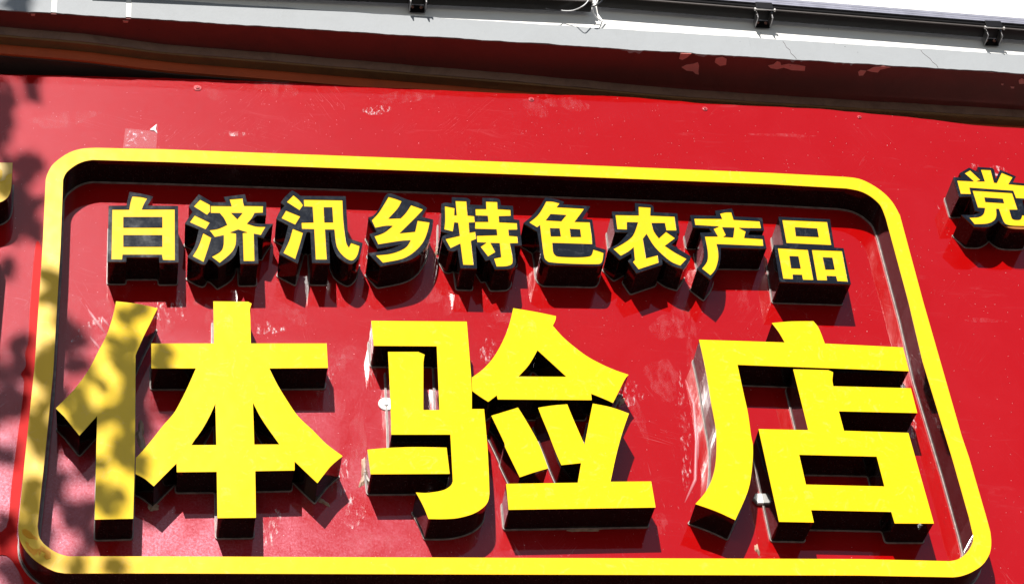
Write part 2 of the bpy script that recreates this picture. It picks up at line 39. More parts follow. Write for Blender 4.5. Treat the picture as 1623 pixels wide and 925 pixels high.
SMALL = {'bai': ([(-930.2,201.6,1),(-925.1,200.8,0),(-917.6,199.6,0),(-909.3,198.1,0),(-901.5,196.5,0),(-893.8,194.5,0),(-885.8,192.2,0),(-878.6,190,0),(-873.6,188.5,1),(-886.3,158.2,1),(-813.9,160.8,1),(-811.4,-21.3,1),(-856.2,-23.9,1),(-857.3,-6.9,1),(-932.5,-9.9,1),(-932.7,-24.6,1),(-976.2,-25.9,1),(-978.4,153.1,1),(-936.5,155.9,1)],[[[(-923.2,188.1,1),(-918.3,187.9,0),(-911.2,187.6,0),(-904.3,187,0),(-897.8,185.6,0),(-891.6,183.8,0),(-887.3,182.5,1),(-889.4,177.4,0),(-892.4,170.1,0),(-895.1,163.1,0),(-897,156.5,0),(-898.6,150.3,0),(-899.7,145.9,1),(-822,149.9,1),(-820.1,-14.3,1),(-847.8,-14.6,1),(-850.3,2,1),(-942,-1.8,1),(-942.5,-17.3,1),(-967.1,-17.5,1),(-969.5,142.2,1),(-929.6,144.1,1),(-929,150.3,0),(-928.2,159.1,0),(-927.2,167.6,0),(-925.8,175.4,0),(-924.3,182.9,0)],[(-942.9,118.6,1),(-850.9,122.8,1),(-850.4,88.9,1),(-942.1,84.8,1)],[(-941.5,60.4,1),(-850.2,64.3,1),(-849.7,27.7,1),(-940.6,23.9,1)]]]), 'ji': ([(-764.4,201.5,1),(-731.9,176.1,1),(-698.6,178.1,1),(-704.4,195.4,1),(-653.2,206.9,1),(-648.5,180.9,1),(-602.1,183.1,1),(-602.4,139.1,1),(-625.2,138.4,1),(-628.7,134,0),(-633.8,127.9,0),(-638.1,122.5,0),(-641.1,118.5,0),(-643.4,115.1,0),(-645,112.9,1),(-639.8,112.5,0),(-632.4,111.8,0),(-624.1,111.3,0),(-616.2,111,0),(-608.2,111.1,0),(-599.6,111.5,0),(-592,112,0),(-586.6,112.3,1),(-589.3,108,0),(-593.2,101.7,0),(-597.3,94.1,0),(-600.7,86.9,0),(-604.5,78.3,0),(-607.9,70.3,0),(-610.2,64.8,1),(-625.1,68.9,1),(-624.2,-17.7,1),(-666.8,-20.1,1),(-668.8,37.4,1),(-671.7,37.2,1),(-672.8,31.7,0),(-674.4,23.6,0),(-676.4,14.9,0),(-679,7.5,0),(-682.9,0,0),(-687.8,-6.3,0),(-693.6,-12.6,0),(-699.4,-17.9,0),(-706.4,-23.5,0),(-712.9,-28.4,0),(-717.3,-31.8,1),(-721,-26.8,0),(-726.2,-19.9,0),(-731.1,-14.1,0),(-735.1,-10.9,0),(-738.7,-8.8,0),(-741.1,-7.5,1),(-742.6,-11.6,0),(-744.7,-17.2,0),(-746.9,-21.7,0),(-749.8,-25.2,0),(-754.1,-25.9,0),(-759,-24.3,0),(-765,-21.4,0),(-771.3,-17.7,0),(-776.5,-14.1,0),(-782.1,-9.8,0),(-787.3,-5.7,0),(-790.9,-2.9,1),(-787.7,2.7,0),(-783.2,10.6,0),(-778.4,20.2,0),(-774.3,31,0),(-771.1,44.5,0),(-768.2,60.5,0),(-765.9,75.5,0),(-764.2,86,1),(-797.7,103.2,1),(-778.9,143.1,1),(-788.7,160,1)],[[[(-761.4,184.9,1),(-737.6,168.5,1),(-737.6,146.2,1),(-744.7,134.6,1),(-776.9,161.4,1)]],[[(-774.5,132.4,1),(-738,109.9,1),(-748.2,87.5,1),(-786.1,109,1)]],[[(-754.1,75.3,1),(-734.6,61.4,1),(-736.3,54,0),(-738.7,43.3,0),(-741.4,31.4,0),(-744,20.5,0),(-746.5,10,0),(-749.2,-0.8,0),(-751.6,-10.3,0),(-753.2,-17,1),(-779.1,0.3,1),(-776.6,5.5,0),(-773.1,13.1,0),(-769.2,21.9,0),(-765.6,31.3,0),(-762.3,42.4,0),(-759,55.2,0),(-756.1,67.1,0)]],[[(-690.5,189.1,1),(-658.7,193.9,1),(-658.6,190.4,0),(-658.4,185.3,0),(-658,180.4,0),(-656.8,173.9,0),(-655.8,169.1,1),(-609.8,170.5,1),(-610.8,148,1),(-630.9,146.3,1),(-632.6,141.7,0),(-635.1,135.1,0),(-638,128.5,0),(-641.9,121.9,0),(-646.3,115.3,0),(-649.4,110.7,1),(-645.7,109.1,0),(-640.2,106.8,0),(-634.1,104.4,0),(-628.1,102.8,0),(-621.8,102.2,0),(-615,102.2,0),(-608.8,102.5,0),(-604.5,102.6,1),(-606.1,99.3,0),(-608.4,94.5,0),(-610.7,89.5,0),(-613,84.1,0),(-615.2,78.5,0),(-616.8,74.5,1),(-633.5,78.5,1),(-633.4,-9.4,1),(-658.9,-10.5,1),(-660.1,80.2,1),(-649.5,81.8,1),(-670.8,90.1,1),(-689.3,80.1,1),(-675.9,77.9,1),(-675.9,71.4,0),(-675.9,62.1,0),(-676.2,52,0),(-677.2,42.9,0),(-678.7,35.6,0),(-680.7,28.9,0),(-683.5,22.2,0),(-687.6,15,0),(-693.9,6.2,0),(-702.1,-3.6,0),(-709.9,-12.4,0),(-715.2,-18.5,1),(-734.5,0.5,1),(-730.4,3.6,0),(-724.5,7.9,0),(-718.4,12.9,0),(-713.6,17.8,0),(-709.9,23.8,0),(-707.7,30.1,0),(-706.3,37.8,0),(-705.5,45.8,0),(-705.3,55.2,0),(-705.2,64.1,0),(-705.2,70.3,1),(-726.5,63.4,1),(-739.5,85.9,1),(-734.3,86.8,0),(-726.7,88.3,0),(-719.1,90.8,0),(-713.2,94,0),(-706.8,98.1,0),(-701,102.2,0),(-697,104.9,1),(-698.8,110.4,0),(-701.3,118.2,0),(-704.2,125.5,0),(-707.8,131.9,0),(-711.7,137.9,0),(-714.4,142,1),(-735.9,141.4,1),(-735.8,165.3,1),(-685.7,166.9,1)],[(-687,143.7,1),(-659.9,144.9,1),(-672.5,124.1,1)]]]), 'xun': ([(-537.9,225.7,1),(-534.7,223.4,0),(-530.2,220,0),
(-526.1,216.7,0),(-522.9,213.5,0),(-520.1,210.3,0),(-518.3,208,1),(-406.6,212.2,1),(-406.7,72.6,1),(-372.2,58.9,1),(-373.2,53,0),(-374.6,44.5,0),(-376.3,36,0),(-378.1,27.9,0),(-380.3,19.7,0),(-383.4,11.9,0),(-388,4,0),(-393.6,-3.4,0),(-399.1,-8.4,0),(-403.8,-10.4,0),(-408.3,-9.9,0),(-413.8,-7.1,0),(-419.1,-3.3,0),(-425.3,1.9,0),(-431.4,8.3,0),(-436.4,15.7,0),(-440,24.4,0),(-442.8,34.5,0),(-444.9,44.9,0),(-446.6,54.9,0),(-447.8,65,0),(-448.3,75.3,0),(-448.6,84.5,0),(-448.8,90.9,1),(-452.6,91.5,1),(-454.1,-9.4,1),(-496.9,-10.4,1),(-497.8,87.9,1),(-500.2,89,0),(-503.1,89.7,0),(-505.4,88.1,0),(-507.1,86.3,1),(-508.6,80,0),(-510.7,71.1,0),(-513.3,60.2,0),(-516.2,48,0),(-519.8,32.6,0),(-524,14.3,0),(-528,-2.7,0),(-530.7,-14.4,1),(-574.9,14.7,1),(-572.5,21.4,0),(-569,31,0),(-565.2,42.2,0),(-561.6,54,0),(-558.3,67.8,0),(-555,83.7,0),(-552,98.4,0),(-549.9,108.6,1),(-579.1,128.3,1),(-576.7,135.2,0),(-573.3,145.1,0),(-569.6,154.3,0),(-565.2,161.8,0),(-560.5,168.6,0),(-557.2,173.2,1),(-566.8,183,1),(-563.9,188.5,0),(-559.7,196.3,0),(-554.9,204.2,0),(-550.6,210,0),(-545.7,216.2,0),(-541.1,221.8,0)],[[[(-535.3,210.5,1),(-531.8,206.7,0),(-526.8,201.2,0),(-522.2,195.4,0),(-518.4,189,0),(-514.9,182.2,0),(-512.6,177.4,1),(-521.7,160.6,1),(-552.4,186.6,1)]],[[(-554.6,158.2,1),(-520.3,140.3,1),(-533.5,112.1,1),(-566.5,132.1,1)]],[[(-539.8,99,1),(-515.6,86.8,1),(-516.9,80.8,0),(-518.7,72.4,0),(-521,62.4,0),(-523.5,51.7,0),(-526.7,38.8,0),(-530.6,23.9,0),(-534.2,10.1,0),(-536.7,0.6,1),(-564.8,19.1,1),(-562,26.1,0),(-557.9,36.3,0),(-553.5,47.7,0),(-549.8,58.5,0),(-546.7,69.5,0),(-543.9,81.2,0),(-541.5,91.6,0)]],[[(-510.2,196.8,1),(-415.3,199.3,1),(-415.5,187.1,0),(-415.8,169.5,0),(-416,150.2,0),(-416,132.8,0),(-415.6,117.2,0),(-415,101.8,0),(-414.3,87.8,0),(-413.7,76.3,0),(-412.9,66.1,0),(-412.1,59.6,0),(-411.1,54.4,0),(-409.4,49.7,0),(-407.5,46.2,0),(-406.2,43.9,1),(-400.5,58.9,1),(-380.1,49.8,1),(-381.3,43.2,0),(-383.1,34.1,0),(-385.1,25.7,0),(-387.2,19.2,0),(-389.6,13.4,0),(-392.4,8.8,0),(-395.5,4.9,0),(-399,2,0),(-403.1,1.2,0),(-407.9,2.9,0),(-413.3,6.5,0),(-418.8,12.4,0),(-423.2,18.2,0),(-427.8,25.1,0),(-432,33.5,0),(-435.2,43.5,0),(-437.1,57.1,0),(-438.1,73.7,0),(-438.5,89.3,0),(-438.9,100.2,1),(-461.8,99.2,1),(-461,2.1,1),(-487.5,1,1),(-488,99.2,1),(-517.6,99.1,1),(-517.9,120.1,1),(-488.7,122.2,1),(-489.4,173.1,1),(-510,173.4,1)],[(-462.4,172.8,1),(-441,173.8,1),(-440.9,124.4,1),(-462.4,123.4,1)]]]), 'xiang': ([(-299.9,227.9,1),(-297.1,227.5,0),(-292.8,226.6,0),(-286.4,224.4,0),(-279.4,221,0),(-270.9,216.5,0),(-261.9,211.9,0),(-253.7,208,0),(-246.5,205.4,0),(-239.5,203.5,0),(-233,201.6,0),(-226.8,198.9,0),(-220.8,194.8,0),(-215,189.9,0),(-210,185.2,0),(-206.6,182,1),(-221.4,151.6,1),(-194,143.8,1),(-194.8,137.3,0),(-196,128,0),(-197.6,117.5,0),(-199.6,107.6,0),(-201.8,98.5,0),(-204.2,89.4,0),(-207.3,80.2,0),(-211.2,70.6,0),(-216.1,60.3,0),(-221.7,49.3,0),(-228,38.8,0),(-235,29.6,0),(-242.2,22,0),(-249.8,15.6,0),(-258.6,9.8,0),(-269.5,4.3,0),(-284.8,-1.3,0),(-303.4,-6.8,0),(-320.9,-11.5,0),(-332.9,-14.7,1),(-361,26.4,1),(-357.4,27.1,0),(-352.3,28.2,0),(-346.1,29.5,0),(-339.4,31.3,0),(-331.8,33.3,0),(-323.3,35.7,0),(-314.5,38.5,0),(-306,41.8,0),(-297.3,46.2,0),(-288.1,51.5,0),(-280.1,56.5,0),(-274.4,59.9,1),(-280.7,58,0),(-289.7,55.2,0),(-299.6,52.3,0),(-308.5,49.7,0),(-316.8,47.5,0),(-325,45.4,0),(-332.2,43.7,0),(-337.3,42.5,1),(-354.3,88.7,1),(-335.9,96.7,1),(-354.4,144.7,1),(-351.4,145.4,0),(-347,146.7,0),(-342.1,150.2,0),(-338.2,154.8,0),(-334.1,160.7,0),(-329.8,167.8,0),(-325.6,175.6,0),(-321.5,185.2,0),(-317.3,196.5,0),(-313.3,207.3,0),(-309.8,215.7,0),(-305.7,222.3,0),(-302.2,225.8,0)],[[[(-300.6,216.2,1),(-296.3,214.8,0),(-290.1,212.9,0),(-284.1,210.7,0),(-278.3,208.1,0),(-272.7,205.2,0),(-268.7,203.1,1),(-271.1,196.9,0),(-274.8,187.8,0),(-280,177.7,0),(-285.8,168.9,0),(-293.1,158.7,0),(-300,149.3,0),(-304.7,142.9,1),(-274.3,145.9,1),(-270.4,151,0),(-264.8,158.4,0),(-259.4,166.3,0),(-254.4,175.1,0),(-249.6,184.4,0),(-246.3,190.9,1),
(-216.6,177.8,1),(-219.6,173.6,0),(-223.6,167.8,0),(-229.1,160.3,0),(-236.1,150.9,0),(-246.3,137.8,0),(-259,121.7,0),(-271.1,106.4,0),(-279.4,96,1),(-241.7,102.5,1),(-233.2,139.6,1),(-203.7,135.2,1),(-205.1,128.2,0),(-207.3,118.2,0),(-210.2,107.1,0),(-212.8,98.4,0),(-215.7,88.9,0),(-219.2,79.3,0),(-223.3,70.1,0),(-228.2,61.4,0),(-233.8,52.9,0),(-239.9,44.7,0),(-246.5,37.1,0),(-253.4,30,0),(-260.7,23.3,0),(-268.7,17.3,0),(-278,11.9,0),(-290,7.2,0),(-304.1,3,0),(-317.3,-0.3,0),(-326.3,-2.7,1),(-342.9,21.2,1),(-335.7,22.3,0),(-325.4,23.8,0),(-314.1,25.8,0),(-303.8,28.7,0),(-294.5,32.6,0),(-285.3,37.3,0),(-276.8,42.6,0),(-269.8,48.1,0),(-264.3,54.5,0),(-260.1,61.7,0),(-257,68.2,0),(-254.7,72.8,1),(-258.7,72.5,0),(-264.2,72.1,0),(-271.4,71.3,0),(-280.4,69.7,0),(-293.2,66.7,0),(-309.1,62.7,0),(-324.1,58.9,0),(-334.4,56.2,1),(-342.6,83.1,1),(-338.1,85.3,0),(-331.6,88.3,0),(-324.4,92.1,0),(-317.9,96.3,0),(-311.7,101.8,0),(-305.5,108.4,0),(-300,114.5,0),(-296.2,118.8,1),(-300.4,118.8,0),(-306.6,118.8,0),(-313.7,118,0),(-320,116.4,0),(-327.3,114.1,0),(-334.1,111.9,0),(-338.8,110.4,1),(-346.5,135.7,1),(-343.3,139.8,0),(-338.8,145.7,0),(-333.9,152.4,0),(-329.5,159,0),(-326,165,0),(-322.7,171.1,0),(-319.5,177.5,0),(-316.1,184.3,0),(-312,192.6,0),(-307.5,201.8,0),(-303.4,210.3,0)]]]), 'te': ([(-142,221.5,1),(-136.3,221.6,0),(-128.1,221.7,0),(-120.4,221.7,0),(-113.6,221.5,0),(-107.1,221.1,0),(-102,220,0),(-97.7,216.1,0),(-95.8,212.4,1),(-99.1,198.4,1),(-66.7,197.9,1),(-65.2,223.1,1),(-30.4,223.9,1),(-27.8,223.1,0),(-24.2,221.7,0),(-21.5,218.9,0),(-20.4,212.9,0),(-20.2,205.4,0),(-20.1,200.1,1),(10.2,199.4,1),(8.1,154.3,1),(21.8,152.1,1),(20.8,110.8,1),(19.6,66.8,1),(0.5,66,1),(0.5,58,0),(0.4,46.5,0),(0.4,34.4,0),(0.2,24.9,0),(0.2,16.9,0),(0,11.6,0),(-0.9,6.8,0),(-2.9,1.9,0),(-5.6,-2.4,0),(-8.8,-5.8,0),(-11.9,-8.3,0),(-15.5,-9.9,0),(-21.4,-11.1,0),(-29.1,-11.9,0),(-38.9,-12.5,0),(-48.3,-12.9,0),(-54.8,-13.2,1),(-64.1,17.5,1),(-75.1,13,1),(-94.9,64.4,1),(-98.4,-12.9,1),(-139,-13.3,1),(-141.1,47.2,1),(-144.2,45.1,0),(-148.5,42.3,0),(-152.8,40.7,0),(-157.2,41.2,0),(-161.5,42.9,0),(-164.6,44.2,1),(-177.2,77.9,1),(-177.1,83.5,0),(-174.8,90.1,0),(-169.5,93.4,0),(-162.5,96.2,0),(-157.5,98.2,1),(-178.2,105.4,1),(-169.9,198,1),(-167.2,199.4,0),(-163.2,201.4,0),(-158.8,202.7,0),(-153.5,202.4,0),(-147.7,201.3,0),(-143.6,200.5,1)],[[[(-133.6,210.6,1),(-106.4,210.6,1),(-106.6,204.7,0),(-106.9,196.3,0),(-107.1,187.6,0),(-107.2,178.5,0),(-107.2,169.2,0),(-107.3,162.7,1),(-90.8,161.4,1),(-91.1,139.5,1),(-106.2,138,1),(-107.4,105.2,1),(-92.7,109.1,1),(-92.3,84.7,1),(-106,76.9,1),(-105.9,-1.3,1),(-131.1,-1.5,1),(-132.6,67.6,1),(-158,51.3,1),(-168.5,81.5,1),(-132,94,1),(-132.7,136,1),(-142.3,137.2,1),(-148.3,106.7,1),(-169.2,112.7,1),(-168.3,117.9,0),(-167.1,125.2,0),(-165.8,134,0),(-164.7,143.6,0),(-163.8,155.4,0),(-163,169.3,0),(-162.3,182.3,0),(-161.8,191.3,1),(-137.9,186.2,1),(-140.4,162,1),(-134.3,162.3,1)]],[[(-56.8,212.1,1),(-28.3,212.2,1),(-29.9,187.9,1),(2.5,186.5,1),(1.4,165.6,1),(-29.1,163,1),(-29.9,143.5,1),(14.7,142.6,1),(13.4,119.9,1),(-9.2,118.5,1),(-9.5,99.3,1),(11.3,98.1,1),(10.6,74.9,1),(-9.7,73.6,1),(-9.3,67.3,0),(-8.6,58.1,0),(-8.2,48.6,0),(-7.8,39,0),(-7.6,29.1,0),(-7.8,20.5,0),(-8.3,14.2,0),(-9.2,9.2,0),(-11.4,5.2,0),(-15.3,1.9,0),(-20.5,-0.4,0),(-26.6,-2.2,0),(-32.3,-3,0),(-39,-3.5,0),(-45.2,-3.7,0),(-49.4,-3.9,1),(-53.7,22.7,1),(-35.3,28.2,1),(-34.8,73,1),(-57.7,72.8,1),(-48.2,43,1),(-67.7,28.1,1),(-83.8,59.6,1),(-68.3,73.2,1),(-90.2,73.5,1),(-90.2,95.8,1),(-38.5,100.1,1),(-38.3,118.5,1),(-92.3,118.1,1),(-89.9,142.1,1),(-56.7,143.6,1),(-56.5,163,1),(-86.7,162.8,1),(-85.7,185.3,1),(-58.4,186.6,1)]]]), 'se': ([(95.9,232.5,1),(100.5,231.7,0),(107.2,230.7,0),(114.5,229.3,0),(121.1,227.8,0),(127.3,225.8,0),(133.6,223.4,0),(139,221.1,0),(142.8,219.5,1),(138.1,210.9,1),(208.4,207.5,1),(204.8,201.6,0),(199.7,193.2,0),(194.7,185,0),(190.2,176.9,0),(185.8,169,0),(182.8,163.5,1),(207.7,162.6,1),(207.7,152,0),(207.5,136.8,0),(207.4,120.5,0),
(207.2,106.6,0),(206.9,95.3,0),(206.5,85.1,0),(206.1,76.5,0),(205.9,70.5,1),(210,69.1,0),(215.7,67.2,0),(220.8,65.4,0),(224.7,64,0),(228,62.6,0),(230.2,61.7,1),(228.8,54.1,0),(226.7,43.4,0),(224.6,33.9,0),(222.7,27.3,0),(220.7,22,0),(217.9,17.5,0),(215.2,13.5,0),(211.8,10.3,0),(204.4,8.1,0),(195,7.4,0),(183,7.5,0),(169.5,7.7,0),(155.3,7.8,0),(139.1,7.4,0),(120.9,6.9,0),(103.8,6.5,0),(90.9,6.5,0),(82.1,6.7,0),(78.9,7.5,0),(76,9.9,0),(71.4,13.5,0),(67.1,18.8,0),(64.1,27.4,0),(63.3,37.6,0),(63.3,50.3,0),(63.8,63.8,0),(64,75.9,0),(63.8,87.2,0),(63.5,98.4,0),(63.2,108,0),(63.1,114.7,1),(30.6,142.1,1),(35.1,146.5,0),(41.5,152.8,0),(48.7,160.3,0),(55.5,168.1,0),(62.1,176.7,0),(68.9,186.3,0),(75.5,196,0),(81.1,204.8,0),(85.9,213,0),(90.1,221,0),(93.5,227.7,0)],[[[(96.8,220.3,1),(101.3,220.4,0),(107.7,220.4,0),(114,219.9,0),(120.2,218.3,0),(126.4,216.2,0),(130.7,214.7,1),(122,201.3,1),(191.8,199.5,1),(188.4,194,0),(183.4,186.1,0),(178.2,177.9,0),(172.4,169,0),(166.3,159.9,0),(161.9,153.4,1),(199.8,153.9,1),(199.8,144.8,0),(199.7,131.7,0),(199.6,117.8,0),(199.4,106.3,0),(198.8,94.8,0),(198.2,85.7,0),(197.7,79.5,1),(97.2,79.4,1),(96.7,72,0),(96.1,61.6,0),(95.9,52.9,0),(96.4,47.6,0),(97.4,43.9,0),(99.2,40.9,0),(100.9,38.4,0),(103.3,36.6,0),(109.3,35.3,0),(118.1,34.8,0),(129.7,34.6,0),(141.8,34.7,0),(152.3,35,0),(160.7,35.5,0),(168.3,36.2,0),(174.8,37.1,0),(180.4,38.2,0),(185.6,39.7,0),(189.1,41.6,0),(191.9,44.7,0),(194.6,50.5,0),(196.7,57.4,0),(198.1,62.4,1),(201.3,61.2,0),(205.9,59.5,0),(210.5,57.7,0),(215.1,55.7,0),(219.6,53.6,0),(222.8,52.1,1),(221.6,45.9,0),(219.8,37.2,0),(217.9,29.6,0),(216.1,24.4,0),(214.3,20.4,0),(211.7,17.3,0),(209.6,15.3,0),(206.8,14.3,0),(198.9,13.5,0),(187.3,13,0),(172,12.6,0),(155.6,12.4,0),(140.5,12.4,0),(126.5,12.6,0),(112.5,13,0),(100,13.6,0),(90.2,14.4,0),(82.8,15.5,0),(79.5,16.9,0),(77,19.9,0),(74.4,22.6,0),(72.6,27,0),(71.5,39.8,0),(71.3,60.9,0),(71.7,89.8,0),(72.2,118.2,0),(72.6,137.8,1),(64,130,1),(45.5,145.7,1),(49.7,149.8,0),(55.8,155.7,0),(62.4,162.3,0),(68,168.7,0),(73.6,176.4,0),(78.3,184.1,0),(82.9,192.3,0),(86.8,199.7,0),(90.8,207.8,0),(94.3,215.2,0)],[(103.1,176.5,1),(142.9,175,1),(128,154,1),(89,155.1,1)],[(96.4,128.5,1),(121.2,128.8,1),(121.4,102.9,1),(95.6,101.8,1)],[(146.6,128.7,1),(173,127.8,1),(172.6,103.1,1),(146.1,101.9,1)]]]), 'nong': ([(325.3,224.2,1),(364.7,221,1),(368.2,218.6,0),(371.6,213.7,0),(371.6,207.5,0),(370.6,200,0),(369.9,194.6,1),(430.8,193.2,1),(427.1,125.9,1),(419,124.3,1),(422.1,109.1,1),(399.7,85.4,1),(445.4,48.4,1),(442.1,42.3,0),(437.3,33.7,0),(432.5,25.5,0),(427.4,17.9,0),(422.2,10.6,0),(418.5,5.5,1),(413.7,7.1,0),(406.7,9.3,0),(399,12.2,0),(392,15.8,0),(385.4,20.8,0),(378.6,27.1,0),(372.7,33,0),(368.6,37.1,1),(367.5,18.8,1),(297.1,-12.9,1),(281.1,27.5,1),(292.5,38.1,1),(292.8,52.4,1),(260.4,29.9,1),(235.5,65.5,1),(240.6,68.3,0),(247.9,72.3,0),(256.3,77.4,0),(264.3,83.8,0),(272.5,92.9,0),(281.4,104.1,0),(289.3,114.8,0),(294.9,122.2,1),(259.8,121.9,1),(261.5,191.7,1),(322.9,194.5,1)],[[[(333.3,212.7,1),(364.2,211.2,1),(359.4,183.6,1),(422,183.1,1),(419.9,134.8,1),(394.2,134,1),(394,159.1,1),(358.9,157.5,1),(359.3,150,0),(359.9,139.3,0),(361.3,129.3,0),(364.3,120.5,0),(368,112.5,0),(370.7,106.9,1),(392.3,129.8,1),(412.9,108.7,1),(382.8,81.9,1),(386.7,78.1,0),(392.2,72.7,0),(398.5,66.7,0),(404.9,61,0),(412,55.5,0),(420,49.7,0),(427.3,44.5,0),(432.3,40.9,1),(412.5,17.4,1),(408.3,19.3,0),(402.3,21.9,0),(395.3,25.8,0),(388.1,31.8,0),(380.4,40.6,0),(371.9,51.7,0),(363.7,63.8,0),(356.8,75.4,0),(351.4,87.5,0),(347,100.5,0),(343.6,112,0),(341.1,120.1,1),(329.3,103,1),(328.3,38.8,1),(359.5,50.2,1),(358.4,24.6,1),(304.5,1,1),(292.9,25.2,1),(299.4,32.3,1),(301.9,74,1),(297.9,69.8,0),(292.1,63.9,0),(285.8,58.2,0),(278.5,52.8,0),(270.8,47.6,0),(265.3,43.9,1),(248.9,66,1),(254.7,70,0),(263.1,75.7,0),(272.3,82.2,0),(280.5,88.6,0),(287.4,94.4,0),(294,100.2,0),(300.1,106.7,0),(305.8,114.4,0),(311.3,125.1,0),(316.6,137.8,0),(321.1,149.8,0),(324.3,158.1,1),(295.8,157.6,1),
